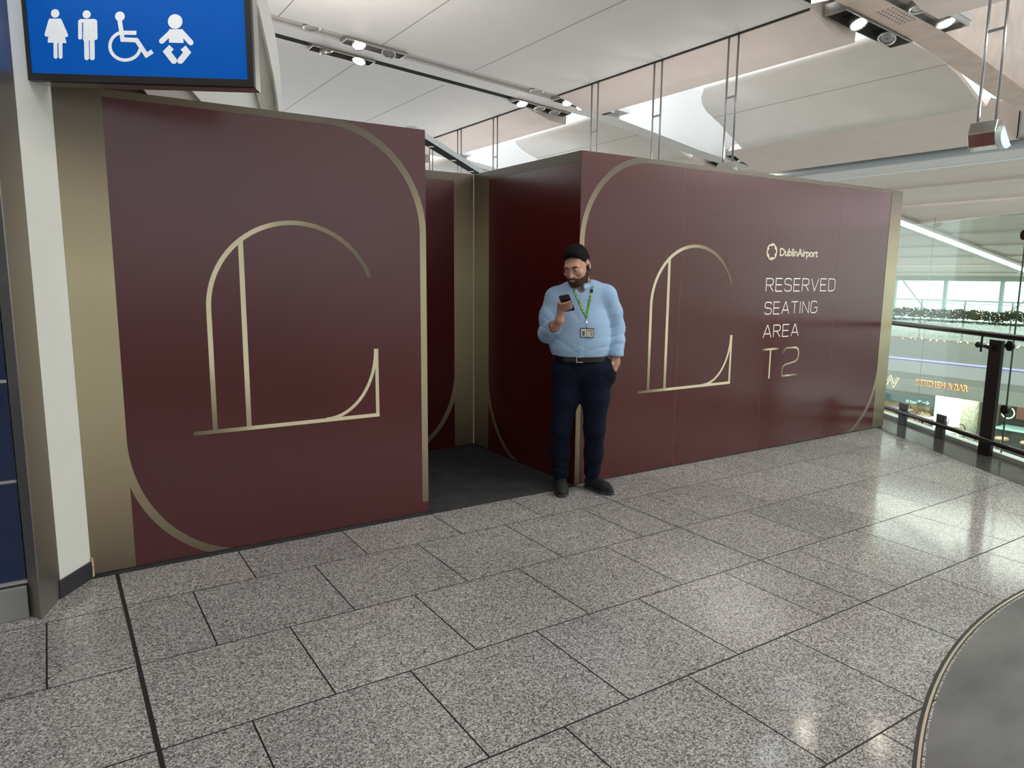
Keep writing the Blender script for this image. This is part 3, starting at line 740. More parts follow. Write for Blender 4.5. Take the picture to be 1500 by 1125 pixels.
# dark canopy edge over the passage, white on its face, with three puck lights below
CN = thing('canopy_edge', 'dark canopy edge with small puck lights running above the passage', 'canopy', (0, 0, 0))
d = Vector((1.74, 1.86, 0)).normalized(); n = Vector((d.y, -d.x, 0)); P0 = Vector((3.39, 6.90, 2.90))
def cpt(s, o, z): return P0+d*s-n*o+Vector((0, 0, z))
def cbox(s0, s1, o0, o1, z0, z1):
    b = MB(); vs = [cpt(s, o, z) for z in (z0, z1) for s, o in ((s0, o0), (s1, o0), (s1, o1), (s0, o1))]
    return b.add(vs, [(0,3,2,1), (4,5,6,7), (0,1,5,4), (1,2,6,5), (2,3,7,6), (3,0,4,7)])
cbox(-.36, 4.5, 0, .10, 0, .012).build('soffit', mat('dark brown soffit', (.016, .011, .010), .7, spec=.05), CN)
cbox(-.36, 4.5, 0, .10, .012, .075).build('fascia', M_fin, CN)
for s in (.33, 1.27, 2.2):
    b = MB(); p = cpt(s, .05, -.004); b.lathe([(0, 0), (.03, 0), (.034, .006), (0, .006)], p, 14); b.build('puck_light', M_steel_light, CN)
cbox(4.3, 4.5, 0, .10, -2.9, 0).build('post', M_fin, CN); cbox(-.34, -.2, .02, .10, -2.9, 0).build('post', M_fin, CN)

# unseen rear and left walls; glazing added for its reflection on the hoardings
b = MB()
for lo, hi in (((-7, -8.1, -3.6), (20, -8.0, 1.35)), ((-7, -8.1, 4.65), (20, -8.0, 5.6)), ((-7, -8.1, 1.35), (0, -8.0, 4.65)), ((8.6, -8.1, 1.35), (12, -8.0, 4.65)), ((12, -8.1, 1.35), (20, -8.0, 2.7))): b.box(lo, hi)
struct(b.build('wall_rear_unseen', M_wallwhite))
b = MB(); b.box((0, -8.06, 1.35), (8.6, -8.04, 4.65)); struct(b.build('window_20', M_rearpane)); b = MB(); b.box((12, -8.06, 2.7), (20, -8.04, 4.65)); struct(b.build('window_21', M_rearpane))  # unseen panes added for their reflection on the hoardings
b = MB(); b.box((-7.1, -8, 0), (-7, 18, 5.6)); struct(b.build('wall_side_unseen', M_wallwhite))
# shop block behind the portal; unseen passage end wall added to block light
b = MB(); b.box((-7, 6.35, 0), (1.45, 6.5, 5.2)); struct(b.build('wall_shop_block', M_plaster))
b = MB(); b.box((-.75, 4.3, 0), (-.62, 5.62, 3.2)); struct(b.build('passage_light_block', M_plaster))
# ================================================================== glass balustrade along the edge of the void
ZR = 1.05
def rp(s, off, z): p = rail_pt(s, off); return (p.x, p.y, z)
def plate(b, s0, s1, o0, o1, z0, z1):
    vs = [rp(s, o, z) for z in (z0, z1) for s, o in ((s0, o0), (s1, o0), (s1, o1), (s0, o1))]
    return b.add(vs, [(0,3,2,1), (4,5,6,7), (0,1,5,4), (1,2,6,5), (2,3,7,6), (3,0,4,7)])
BL = thing('balustrade', 'glass balustrade with dark handrail and posts beside the void', 'balustrade', (0, 0, 0))
b = MB(); b.tube([rp(s, 0, ZR+.012) for s in np.linspace(3.2, -3.4, 16)], .026, 14); b.build('handrail', M_rail, BL)
b = MB(); b.tube([rp(s, -.03, .142) for s in np.linspace(3.2, -3.4, 16)], .023, 12); b.build('lower_rail', M_rail, BL)
for s in (3.22, 0.0, -3.2):
    b = MB(); plate(b, s-.078, s+.078, 0, .03, 0, 1.02); po = b.build('post', M_black_metal, BL, bevel=.003)
    # arms: handrail bracket and glass clamp
    b = MB(); b.tube([rp(s+.02, 0, .945), rp(s+.12, -.01, .955), rp(s+.19, -.01, .96)], [.022, .014, .011], 10); b.ball(rp(s+.20, -.01, .96), .028); b.tube([rp(s+.165, -.005, .90), rp(s+.165, -.005, 1.05)], .010, 8)
    b.build('rail_bracket', M_black_metal, po)
    b = MB(); b.tube([rp(s, .03, .965), rp(s-.02, .10, .975)], .018, 10); b.tube([rp(s-.06, .078, .975), rp(s-.06, .10, .975)], .045, 18); b.build('glass_clamp', M_black_metal, po)
for s in (2.57, 1.93, 1.285, .645, -.645, -1.285, -1.93, -2.57):
    b = MB(); plate(b, s-.062, s+.062, .0, .03, 0, .235); b.build('stub_post', mat('grey stub post', (.06, .062, .062), .4), BL, bevel=.003)
sj = -.075
for k, (s0, s1) in enumerate(((sj+.006, 3.2), (sj-.006, -3.3))):
    b = MB(); plate(b, s0, s1, .10, .112, .035, 2.10); b.build('glass_panel', M_glass, BL)
b = MB(); plate(b, sj-.005, sj+.005, .101, .111, .03, 2.10); b.build('joint_seal', mat('dark silicone joint', (.05, .06, .055), .4), BL)
for z in (.42, 1.91):
    b = MB(); n_ = Vector((.8572, -.515, 0)); c = rp(sj, .085, z); c2 = rp(sj, .127, z); b.tube([c, c2], .042, 20); b.tube([rp(sj, .075, z), rp(sj, .135, z)], .013, 10)
    b.build('glass_disc', M_rail, BL)
b = MB(); plate(b, 3.4, -3.4, .07, .16, 0.0, .036); b.build('base_channel', M_slabedge, BL)
b = MB(); plate(b, 9, -3.6, .16, .19, -.45, .0); struct(b.build('trim_15', M_slabedge))

# ================================================================== far side of the void
FX = 18.66
M_grey = mat('grey fascia', (.33, .34, .325), .6)
M_greyl = mat('pale cove', (.42, .43, .43), .5)
M_sgn = mat('sage fascia', (.37, .385, .35), .6)
b = MB(); b.box((FX, -8, -.50), (FX+.4, 26, 0.0)); struct(b.build('trim_16', M_grey))
b = MB(); b.box((FX+.02, -8, -.04), (27.5, 26, -.001)); struct(b.build('floor_gallery', mat('pale gallery floor', (.55, .57, .54), .4)))
b = MB(); b.prism([(FX+.08, -.56), (FX-.03, -.87), (FX+.3, -.87), (FX+.4, -.5)], -8, 26, 'y'); struct(b.build('trim_17', M_greyl))
b = MB(); b.prism([(FX-.03, -.87), (FX+.05, -1.05), (FX+.05, -1.385), (FX+.4, -1.385), (FX+.4, -.87)], -8, 26, 'y'); struct(b.build('trim_18', M_sgn))
b = MB(); b.box((FX+.03, -8, -.545), (FX+.06, 26, -.505))
tag(b.build('led_strip', mat('violet led', (.5, .5, .9), .5, emit=(.52, .50, 1.0), estr=.9)), 'violet light strip along the edge of the far gallery', 'light strip')
b = MB(); b.box((FX+.4, -8, -1.385), (28, 26, -1.30)); struct(b.build('ceiling_lower', mat('shop ceiling', (.6, .6, .56), .6)))
b = MB(); b.box((6, -8, -3.75), (30, 26, -3.6)); struct(b.build('floor_lower', mat('pale lower floor', (.50, .53, .50), .22)))
# gallery balustrade
GB = thing('gallery_balustrade', 'far gallery glass balustrade hung with a garland', 'balustrade', (0, 0, 0))
b = MB(); b.box((FX+.03, -4, .99), (FX+.07, 24, 1.03)); b.box((FX+.035, -4, .93), (FX+.065, 24, .945)); b.build('top_rail', mat('pale steel', (.45, .58, .58), .3, metal=.3), GB)
for k in range(-6, 13):
    y = 9.73+k*1.03
    if 4.5 < y < 13.5:
        b = MB(); b.box((FX+.04, y-.016, 0), (FX+.06, y+.016, .99)); b.build('post', M_rod, GB)
b = MB(); b.box((FX+.045, -4, .03), (FX+.055, 24, .93)); b.build('glass', M_pane, GB)
b = MB(); b.box((FX+.0, -4, 0.0), (FX+.03, 24, .025)); b.build('warm_edge', mat('copper edge', (.42, .22, .13), .4), GB)
GA = thing('garland', 'dark green leafy garland with fairy lights along the far balustrade', 'garland', (0, 0, 0))
lf, li, rope = MB(), MB(), MB()
def gz(y): u = ((y-9.73) % 1.03)/1.03; return .715-.05*math.sin(PI*u)+.02*math.sin(7*y)
for i in range(5200):
    y = rng.uniform(5.5, 13.2); a = rng.uniform(0, 2*PI); r = .115*math.sqrt(rng.uniform(0, 1))
    c = Vector((FX-.11+r*math.cos(a)*.7, y, gz(y)+r*math.sin(a)))
    u = Vector(rng.normal(size=3)).normalized(); v = u.orthogonal().normalized(); l = rng.uniform(.035, .065); w = l*.45
    lf.add([c-u*l, c+v*w, c+u*l, c-v*w], [(0, 1, 2, 3)])
for i in range(230):
    y = rng.uniform(5.5, 13.2); a = rng.uniform(0, 2*PI)
    c = (FX-.14-.07*abs(math.cos(a)), y, gz(y)+.11*math.sin(a)); li.ball(c, .008, 5, 4)
for i in range(1500):
    y = rng.uniform(5.5, 13.2); c = Vector((FX-.02, y, .50+rng.normal()*.014)); u = Vector(rng.normal(size=3)).normalized(); v = u.orthogonal()
    rope.add([c-u*.03, c+v*.012, c+u*.03, c-v*.012], [(0, 1, 2, 3)])
for i in range(90):
    li.ball((FX-.05, rng.uniform(5.5, 13.2), .015+rng.normal()*.012), .014, 5, 4)
g_ = lf.build('foliage', mat('garland leaf', (.055, .075, .042), .7), GA, recalc=False); g_['kind'] = 'stuff'
g_ = rope.build('thin_garland', mat('garland leaf', (.10, .125, .075)), GA, recalc=False)
M_fairy = mat('fairy light', (1, .9, .6), .5, emit=(1, .88, .62), estr=1.6)
g_ = li.build('fairy_light', M_fairy, GA, recalc=False); g_['kind'] = 'stuff'
net = MB()
for i in range(900):
    net.ball((FX-.02, rng.uniform(5.5, 13.2), rng.uniform(.06, .46)), .006, 4, 3)
g_ = net.build('net_light', mat('pale net light', (.9, 1, .85), .5, emit=(.8, 1, .75), estr=1.0), GA, recalc=False); g_['kind'] = 'stuff'
# glazed end wall of the gallery
WX = 27.5
for k in range(-9, 8):
    y = 13.51+k*1.855
    if -6 < y < 26:
        b = MB(); b.box((WX, y+.05, 0.0), (WX+.03, y+1.805, 1.46))
        w = struct(b.build('window_%d' % (k+10), M_pane))
        b = MB(); b.box((WX-.05, y-.05, 0.0), (WX+.08, y+.05, 1.46)); b.box((WX-.03, y+.05, .0), (WX+.05, y+1.805, .06)); b.build('window_frame', mat('pale green frame', (.50, .62, .60), .4), w)
b = MB(); b.box((WX-.12, -8, 1.46), (WX+.2, 26, 1.63)); struct(b.build('trim_19', mat('grey green beam', (.40, .47, .42), .5)))
BR = thing('roof_brace', 'pale diagonal brace in front of the far windows, nearest the hoarding', 'brace'); b = MB(); b.tube([(26.9, 14.75, 1.45), (26.9, 13.5, .02)], .03, 8); b.build('strut', mat('white strut', (.75, .78, .76), .5), BR)
BR = thing('roof_brace', 'pale diagonal brace in front of the far windows, beyond the glass joint', 'brace'); b = MB(); b.tube([(26.9, 10.1, 1.45), (26.9, 11.55, .02)], .03, 8); b.build('strut', mat('white strut', (.75, .78, .76)), BR)

# lit shop lettering on the sage fascia
M_halo = mat('warm letter halo', (1, .8, .5), .5, emit=(1.0, .70, .36), estr=1.3)
M_lface = mat('copper letter face', (.34, .075, .03), .4, emit=(.5, .10, .03), estr=.25)
SGN = thing('shop_sign', 'glowing orange three-word lettering on the far fascia, over the bright display', 'sign', (0, 0, 0))
XL = FX+.05
text_mesh('letter_halo', 'KITCHEN & BAR', M_halo, SGN, lambda u, v, w: (XL-.02-w*2, 9.685-u*1.255, -1.178+v*.148), bold=.022, extrude=.004)
text_mesh('letter_face', 'KITCHEN & BAR', M_lface, SGN, lambda u, v, w: (XL-.035-w*2, 9.675-u*1.235, -1.168+v*.128), bold=.008, extrude=.004)
fnS = lambda u, z: (XL-.03, u, z)
fnS2 = lambda u, z: (XL-.04, u, z)
SW = thing('shop_sign', 'large glowing zigzag letter on the far fascia beside the hoarding edge', 'sign', (0, 0, 0))
Wp = [(10.56, -1.05), (10.46, -1.275), (10.35, -1.05), (10.25, -1.275), (10.14, -1.05)]
A = Art(fnS); A.ribbon(Wp, .055); A.build('letter_halo', mat('pale letter halo', (1, .9, .7), .5, emit=(1, .8, .5), estr=1.2), SW, recalc=False)
A = Art(fnS2); A.ribbon(Wp, .024); A.build('letter_face', M_black_metal, SW, recalc=False)
# hanging direction sign
DS = thing('direction_sign', 'dark green hanging direction sign reading All Gates with an arrow', 'sign', (0, 0, 0))
b = MB(); b.box((17.5, 8.62, -1.50), (17.58, 10.9, -1.27)); b.build('panel', mat('dark green sign', (.075, .13, .115), .4, emit=(.05, .09, .08), estr=.4), DS)
M_dirw = mat('sign white', (.7, .85, .8), .5, emit=(.7, .9, .85), estr=.6)
text_mesh('lettering', 'All Gates', M_dirw, DS, lambda u, v, w: (17.497-w, 9.27-u*.27, -1.463+v*.075), bold=.005)
fnD = lambda u, z: (17.496, u, z)
A = Art(fnD); A.ribbon([(8.86, -1.405), (8.71, -1.405)], .014); A.ribbon([(8.77, -1.36), (8.71, -1.405), (8.77, -1.45)], .014)
A.build('arrow', M_dirw, DS, recalc=False)
A = Art(fnD); A.ribbon([(8.98, -1.39), (8.89, -1.375)], .02); A.ribbon([(8.955, -1.36), (8.93, -1.385), (8.955, -1.42)], .012); A.build('plane_symbol', M_dirw, DS, recalc=False)
for y in (9.0, 10.4):
    b = MB(); b.tube([(17.54, y, -1.27), (17.54, y, 2.95)], .006, 6); b.build('hanger', M_rod, DS)
# bar interior below the gallery
b = MB(); b.box((28, -8, -3.6), (28.1, 26, -1.3)); struct(b.build('wall_shop', mat('warm shop wall', (.60, .52, .38), .6)))
b = MB(); b.box((25.7, 12.75, -3.6), (26.1, 14.6, -2.9)); tag(b.build('banquette', mat('tan timber', (.55, .36, .17), .5, noise=.2, nscale=4)), 'tan timber panelled seating back behind the cafe tables', 'bench', kind='thing')
LB = thing('lit_display', 'glaring white lit display between the cafe tables and the pillar', 'display', (24.6, 11.57, -3.6))
b = MB(); b.box((-.1, -.44, 0), (.1, .44, 1.36)); b.build('frame', M_fin, LB)
b = MB(); b.box((-.115, -.41, .05), (-.1, .41, 1.33)); b.build('screen', mat('bright screen', (1, 1, 1), .5, emit=(.93, 1, .97), estr=4.5), LB)
b = MB(); b.lathe([(.23, 0), (.23, 2.215)], (23.2, 10.34, -3.6), 26); struct(b.build('pillar', mat('speckled pale pillar', (.55, .56, .42), .4, noise=.35, nscale=14)))
# cafe tables and chairs
M_ctop = mat('pale table top', (.62, .60, .52), .3); M_cwood = mat('light wood seat', (.50, .36, .20), .5)
def make_table(label):
    t = thing('cafe_table', label, 'table'); b = MB(); b.lathe([(.0, .73), (.36, .73), (.37, .745), (.36, .76), (0, .76)], n=22); b.build('table_top', M_ctop, t)
    b = MB(); b.tube([(0, 0, .02), (0, 0, .73)], .035, 10); b.build('column', M_black_metal, t); b = MB(); b.lathe([(0, 0), (.22, 0), (.2, .02), (0, .025)], n=18); b.build('base', M_black_metal, t); return t
def make_chair(label):
    t = thing('cafe_chair', label, 'chair')
    b = MB(); b.lathe([(0, .44), (.19, .44), (.2, .455), (.19, .47), (0, .47)], n=16); b.build('seat', M_cwood, t)
    for sx in (-1, 1):
        for sy in (-1, 1):
            b = MB(); b.tube([(sx*.13, sy*.13, .45), (sx*.19, sy*.19, 0)], .013, 7); b.build('leg', M_black_metal, t)
    b = MB(); b.tube([(-.17, .12, .46), (-.19, .19, .72), (-.12, .22, .84), (.12, .22, .84), (.19, .19, .72), (.17, .12, .46)], .014, 8); b.build('back_frame', M_black_metal, t)
    b = MB(); b.prism([(-.13, .62), (.13, .62), (.12, .76), (-.12, .76)], .19, .21, 'y'); b.build('backrest', M_cwood, t); return t
T0 = make_table('round cafe table by the tan seating, nearest the hoarding edge'); C0 = make_chair('cafe chair with black wire legs in the lower bar')
ZL = -3.6
tabs = [(24.2, 12.95, None), (23.3, 11.75, 'round cafe table by the bright display'), (21.9, 10.1, 'round cafe table in front of the speckled pillar')]
for i, (x, y, lab) in enumerate(tabs):
    t = T0 if i == 0 else copy_tree(T0); t.location = (x, y, ZL)
    if lab: t['label'] = lab
first = True
for i, (x, y, lab) in enumerate(tabs):
    for a in (20, 140, 260):
        c = C0 if first else copy_tree(C0); first = False
        c.location = (x+.55*math.cos(math.radians(a)), y+.55*math.sin(math.radians(a)), ZL); c.rotation_euler = (0, 0, math.radians(a-90))
        c['label'] = ('black wire cafe chair at the table nearest the hoarding edge', 'black wire cafe chair at the table beside the bright display', 'black wire cafe chair at the table in front of the speckled pillar')[i]
        c['group'] = ('chairs at the first cafe table', 'chairs at the display table', 'chairs at the pillar table')[i]
# bar counter beyond the tall post
BC = thing('bar_counter', 'dark bar counter with a pale aqua top beyond the tall balustrade post', 'bar counter', (23.6, 8.7, ZL))
b = MB(); b.box((-.25, -1.9, 0), (.25, .9, .78)); b.build('counter_body', mat('dark bar front', (.05, .055, .05), .4, noise=.4, nscale=3), BC)
b = MB(); b.box((-.36, -1.95, .78), (.3, .95, .83)); b.build('counter_top', mat('aqua counter top', (.40, .66, .63), .2), BC)
b = MB(); b.box((26.6, 4, -3.6), (26.75, 10.95, -1.39)); struct(b.build('wall_bar', mat('dark bar wall', (.10, .115, .105), .5, noise=.5, nscale=2.0)))
RL = thing('ring_lamp', 'round cream ring lamp above the bar counter', 'lamp', (24.2, 9.72, -2.46)); b = MB(); b.tube([(0, .17*math.cos(t), .17*math.sin(t)) for t in np.linspace(0, 2*PI, 22, endpoint=False)], .02, 8, closed=True); b.build('ring', mat('cream ring', (.8, .75, .6), .4, emit=(1, .9, .7), estr=.5), RL)
b = MB(); b.tube([(0, 0, .17), (0, 0, 1.0)], .006, 6); b.build('cord', M_black_metal, RL)
b = MB(); b.box((26.5, 9.3, -3.0), (26.6, 10.4, -2.6)); tag(b.build('wall_panel', mat('salmon panel', (.62, .30, .22), .5)), 'salmon coloured panel on the dark wall behind the bar', 'panel')
S0_ = None
for k, y in enumerate((9.3, 8.65, 8.0)):
    if S0_ is None:
        S0_ = thing('bar_stool', 'bar stool at the dark bar counter, nearest the tall post', 'stool')
        b = MB(); b.lathe([(0, .54), (.17, .54), (.18, .58), (.15, .61), (0, .61)], n=16); b.build('seat', M_cwood, S0_)
        b = MB(); b.tube([(0, 0, .02), (0, 0, .54)], .022, 8); b.build('column', M_chrome, S0_); b = MB(); b.lathe([(0, 0), (.2, 0), (.19, .02), (0, .03)], n=16); b.build('base', M_chrome, S0_); st = S0_
    else: st = copy_tree(S0_); st['label'] = ('', 'bar stool in the middle of the dark bar counter', 'bar stool at the dark bar counter, farthest from the tall post')[k]
    st.location = (22.95, y, ZL); st['group'] = 'bar stools at the counter'
# fill panels added to brighten the lower concourse and the sloping soffit
for p, sx, sy, pw in (((22.0, 12.5, -1.45), 2.0, 3.0, 150), ((22.0, 9.0, -1.45), 2, 3, 110), ((14.5, 7.5, 3.35), 3, 12, 430), ((23.5, 12, 2.0), 3, 10, 160)):
    area_light('concourse_fill', p, (0, 0, -1), sx, sy, pw, (1, .97, .92))
# ================================================================== the standing man
# solid modelling with smooth-blended rounded primitives, meshed by surface nets
class Field:
    def __init__(s, lo, hi, h):
        s.lo = np.array(lo, float); s.h = h; s.n = np.ceil((np.array(hi)-s.lo)/h).astype(int)+1
        s.ax = [s.lo[i]+h*np.arange(s.n[i]) for i in range(3)]
        s.D = np.full(s.n, .3, np.float32)
    def sub(s, lo, hi):
        a = [max(0, int(math.floor((lo[i]-s.lo[i])/s.h))) for i in range(3)]; b = [min(s.n[i], int(math.ceil((hi[i]-s.lo[i])/s.h))+1) for i in range(3)]
        if any(b[i] <= a[i] for i in range(3)): return None, None
        sl = tuple(slice(a[i], b[i]) for i in range(3))
        return sl, np.meshgrid(*[s.ax[i][sl[i]].astype(np.float32) for i in range(3)], indexing='ij')
    def add(s, f, lo, hi, k=.02, op='u'):
        m = k+3*s.h
        sl, g = s.sub([v-m for v in lo], [v+m for v in hi])
        if sl is None: return
        d = f(*g); D = s.D[sl]
        if op == 'u': hh = np.maximum(k-np.abs(D-d), 0)/k; s.D[sl] = np.minimum(D, d)-hh*hh*k*.25
        else: d = -d; hh = np.maximum(k-np.abs(D-d), 0)/k; s.D[sl] = np.maximum(D, d)+hh*hh*k*.25
    def cap(s, a, b, ra, rb, k=.02, sy=1.0, op='u'):
        """tapered capsule; sy squashes it front to back"""
        a = np.array(a, float); b = np.array(b, float); S = np.array([1, 1/sy, 1]); A = a*S; B = (b-a)*S; bb = float(B @ B)
        def f(X, Y, Z):
            px, py, pz = X-A[0], Y/sy-A[1], Z-A[2]
            t = np.clip((px*B[0]+py*B[1]+pz*B[2])/bb, 0, 1)
            return np.sqrt((px-t*B[0])**2+(py-t*B[1])**2+(pz-t*B[2])**2)-(ra+t*(rb-ra))
        r = max(ra, rb); s.add(f, np.minimum(a, b)-r, np.maximum(a, b)+r, k, op)
    def chain(s, pts, rs, k=.02, sy=1.0):
        for i in range(len(pts)-1): s.cap(pts[i], pts[i+1], rs[i], rs[i+1], k, sy)
    def ell(s, c, r, k=.02, op='u'):
        c = np.array(c, float); r = np.array(r, float)
        def f(X, Y, Z):
            x, y, z = (X-c[0])/r[0], (Y-c[1])/r[1], (Z-c[2])/r[2]
            k0 = np.sqrt(x*x+y*y+z*z)+1e-6; k1 = np.sqrt((x/r[0])**2+(y/r[1])**2+(z/r[2])**2)+1e-6
            return k0*(k0-1)/k1
        s.add(f, c-r, c+r, k, op)
    def grid(s): return np.meshgrid(*[a.astype(np.float32) for a in s.ax], indexing='ij')
    def mesh(s):
        D = s.D; I = D < 0; nx, ny, nz = [n-1 for n in D.shape]
        P = np.zeros((nx, ny, nz, 3), np.float32); C = np.zeros((nx, ny, nz), np.float32)
        co = [(0,0,0),(1,0,0),(0,1,0),(1,1,0),(0,0,1),(1,0,1),(0,1,1),(1,1,1)]
        V = lambda c: D[c[0]:c[0]+nx, c[1]:c[1]+ny, c[2]:c[2]+nz]
        for a in range(8):
            for ax in range(3):
                if co[a][ax]: continue
                b = list(co[a]); b[ax] = 1; va, vb = V(co[a]), V(b); m = (va < 0) != (vb < 0)
                t = np.where(m, va/np.where(m, va-vb, 1), 0)
                for i in range(3): P[..., i] += np.where(m, co[a][i]+(t if i == ax else 0), 0)
                C += m
        act = C > 0; idx = np.full((nx, ny, nz), -1, np.int64); idx[act] = np.arange(act.sum())
        base = np.stack(np.nonzero(act), -1)
        verts = s.lo+s.h*(base+P[act]/C[act][:, None])
        faces = []
        for ax in range(3):
            o = [(1, 2), (2, 0), (0, 1)][ax]
            A = I[tuple(slice(0, -1) if i == ax else slice(None) for i in range(3))]; B = I[tuple(slice(1, None) if i == ax else slice(None) for i in range(3))]
            e = np.stack(np.nonzero(A != B), -1); fl = A[A != B]
            ok = np.all([(e[:, i] >= 1) & (e[:, i] < [nx, ny, nz][i]) for i in o], axis=0); e = e[ok]; fl = fl[ok]
            u = np.zeros(3, int); u[o[0]] = 1; v = np.zeros(3, int); v[o[1]] = 1
            q = np.stack([idx[tuple((e-u-v).T)], idx[tuple((e-v).T)], idx[tuple(e.T)], idx[tuple((e-u).T)]], -1)
            q[~fl] = q[~fl][:, ::-1]; faces.append(q)
        return verts, np.concatenate(faces)
    def build(s, name, m, parent, M=None, smooth=1):
        v, f = s.mesh()
        if M is not None: v = v @ np.array(M[0]).T+np.array(M[1])
        me = bpy.data.meshes.new(name); me.vertices.add(len(v)); me.vertices.foreach_set('co', v.astype(np.float32).ravel())
        me.loops.add(len(f)*4); me.loops.foreach_set('vertex_index', f.astype(np.int32).ravel())
        me.polygons.add(len(f)); me.polygons.foreach_set('loop_start', np.arange(0, len(f)*4, 4, dtype=np.int32))
        me.polygons.foreach_set('use_smooth', np.ones(len(f), bool)); me.update(calc_edges=True); me.validate()
        me.materials.append(m); o = bpy.data.objects.new(name, me); COL.objects.link(o)
        if parent is not None: o.parent = parent
        if smooth:
            md = o.modifiers.new('relax', 'SMOOTH'); md.factor = .5; md.iterations = smooth
        return o

M_skin = mat('skin', (.50, .265, .19), .5, noise=.06, nscale=25)
M_hair = mat('black hair', (.0055, .0045, .0048), .75, spec=.15, bump=.8, bscale=200, stretch=(1, 1, .25))
M_beard = mat('dark beard', (.060, .034, .027), .8, spec=.2, noise=.6, nscale=220, bump=.5, bscale=300)
M_shirt = mat('light blue oxford cotton', (.31, .465, .665), .85, noise=.07, nscale=160, bump=.22, bscale=26, sheen=.15)
M_shirt2 = mat('shirt edge', (.335, .49, .69), .85, noise=.05, nscale=160)
M_trouser = mat('navy wool', (.0040, .0068, .018), .9, spec=.2, noise=.2, nscale=200, bump=.2, bscale=18)
M_belt = mat('black leather belt', (.012, .010, .009), .35)
M_shoe = mat('black suede', (.007, .007, .008), .8, bump=.3, bscale=120)
M_sole = mat('dark rubber sole', (.035, .034, .035), .7)
M_eye = mat('eye white', (.7, .68, .65), .2); M_iris = mat('dark iris', (.02, .012, .008), .15)
M_lip = mat('lip', (.36, .14, .12), .45)

PER = thing('person', 'man in light blue shirt and navy trousers looking at his phone by the hoarding corner', 'person', (3.12, 3.905, 0), -math.atan2(.624, .781))

# joints, in metres: x to the picture's right, y away from the camera, z up
NECK = (-.022, .015, 1.44)
shL, elL, wrL = (-.205, .02, 1.385), (-.262, .0, 1.135), (-.166, -.195, 1.245)
shR, elR, wrR = (.150, .03, 1.405), (.222, .06, 1.185), (.222, .0, .985)
HC = np.array([-.062, -.045, 1.606]); hs = 1.03
def rot(ax, d):
    c, s_ = math.cos(math.radians(d)), math.sin(math.radians(d))
    return np.array({'x': [[1,0,0],[0,c,-s_],[0,s_,c]], 'y': [[c,0,s_],[0,1,0],[-s_,0,c]], 'z': [[c,-s_,0],[s_,c,0],[0,0,1]]}[ax])
HR_ = rot('z', -24) @ rot('y', -4) @ rot('x', 20)
def head_field(F, k=1.0):
    """head in its own frame: face towards -y"""
    F.ell((0, .018, .030), (.076, .097, .092), .02); F.ell((0, -.030, -.030), (.066, .068, .088), .03)
    F.ell((0, -.058, -.092), (.038, .036, .028), .03); F.cap((-.050, -.005, -.055), (.0, -.062, -.095), .024, .022, .03); F.cap((.050, -.005, -.055), (.0, -.062, -.095), .024, .022, .03)
    F.ell((0, -.086, .022), (.054, .018, .013), .02); F.ell((-.042, -.072, -.024), (.022, .02, .018), .02); F.ell((.042, -.072, -.024), (.022, .02, .018), .02)
    for sx in (-1, 1): F.ell((sx*.032, -.101, .002), (.018, .012, .011), .012, 'd')
    F.cap((0, -.096, .006), (0, -.116, -.034), .0085, .0125, .012); F.ell((-.013, -.104, -.038), (.009, .009, .008), .008); F.ell((.013, -.104, -.038), (.009, .009, .008), .008)
    F.ell((0, -.090, -.062), (.03, .014, .02), .015)
    F.ell((0, -.102, -.060), (.022, .008, .0055), .006); F.ell((0, -.100, -.070), (.019, .008, .006), .006)
    for sx in (-1, 1):
        F.ell((sx*.079, .018, -.008), (.011, .021, .033), .012); F.ell((sx*.088, .012, -.008), (.006, .011, .020), .006, 'd')
    F.cap((0, .02, -.06), (0, .03, -.15), .056, .058, .03)

# --- body: one continuous skin surface from head to hands, with the clothed trunk and legs inside the clothes
B = Field((-.34, -.34, .02), (.31, .20, 1.79), .0043)
hb = Field((-.115, -.16, -.16), (.115, .15, .15), .0032); head_field(hb)
from itertools import product
def sample_head(X, Y, Z):
    p = np.stack([X-HC[0], Y-HC[1], Z-HC[2]], -1) @ HR_ / hs     # into the head frame
    q = (p-hb.lo)/hb.h; i = np.clip(np.floor(q).astype(int), 0, np.array(hb.n)-2); f = np.clip(q-i, 0, 1); out = 0
    for c in product((0, 1), repeat=3):
        w = np.prod([f[..., k] if c[k] else 1-f[..., k] for k in range(3)], axis=0); out = out+w*hb.D[i[..., 0]+c[0], i[..., 1]+c[1], i[..., 2]+c[2]]
    away = np.max(np.abs(q-np.clip(q, 0, np.array(hb.n)-1)), -1)*hb.h
    return (out+away)*hs
B.cap((-.02, .0, 1.12), (-.03, .01, 1.33), .135, .135, .05, .72); B.cap((-.02, .0, .93), (-.02, .0, 1.1), .15, .14, .04, .72)
B.cap((-.17, .02, 1.375), (.115, .025, 1.40), .058, .058, .05)
B.cap(NECK, (-.05, -.012, 1.525), .058, .055, .03)
B.chain([shL, elL], [.046, .036], .02); B.chain([shR, elR, wrR], [.046, .036, .026], .02)
for (hp, kn, an) in (((-.105, 0, .90), (-.150, -.02, .47), (-.140, .06, .10)), ((.085, 0, .90), (.085, -.015, .48), (.075, .08, .11))):
    B.chain([hp, kn, an], [.07, .046, .034], .03)
B.add(sample_head, HC-np.array([.15]*3), HC+np.array([.15]*3), .012)
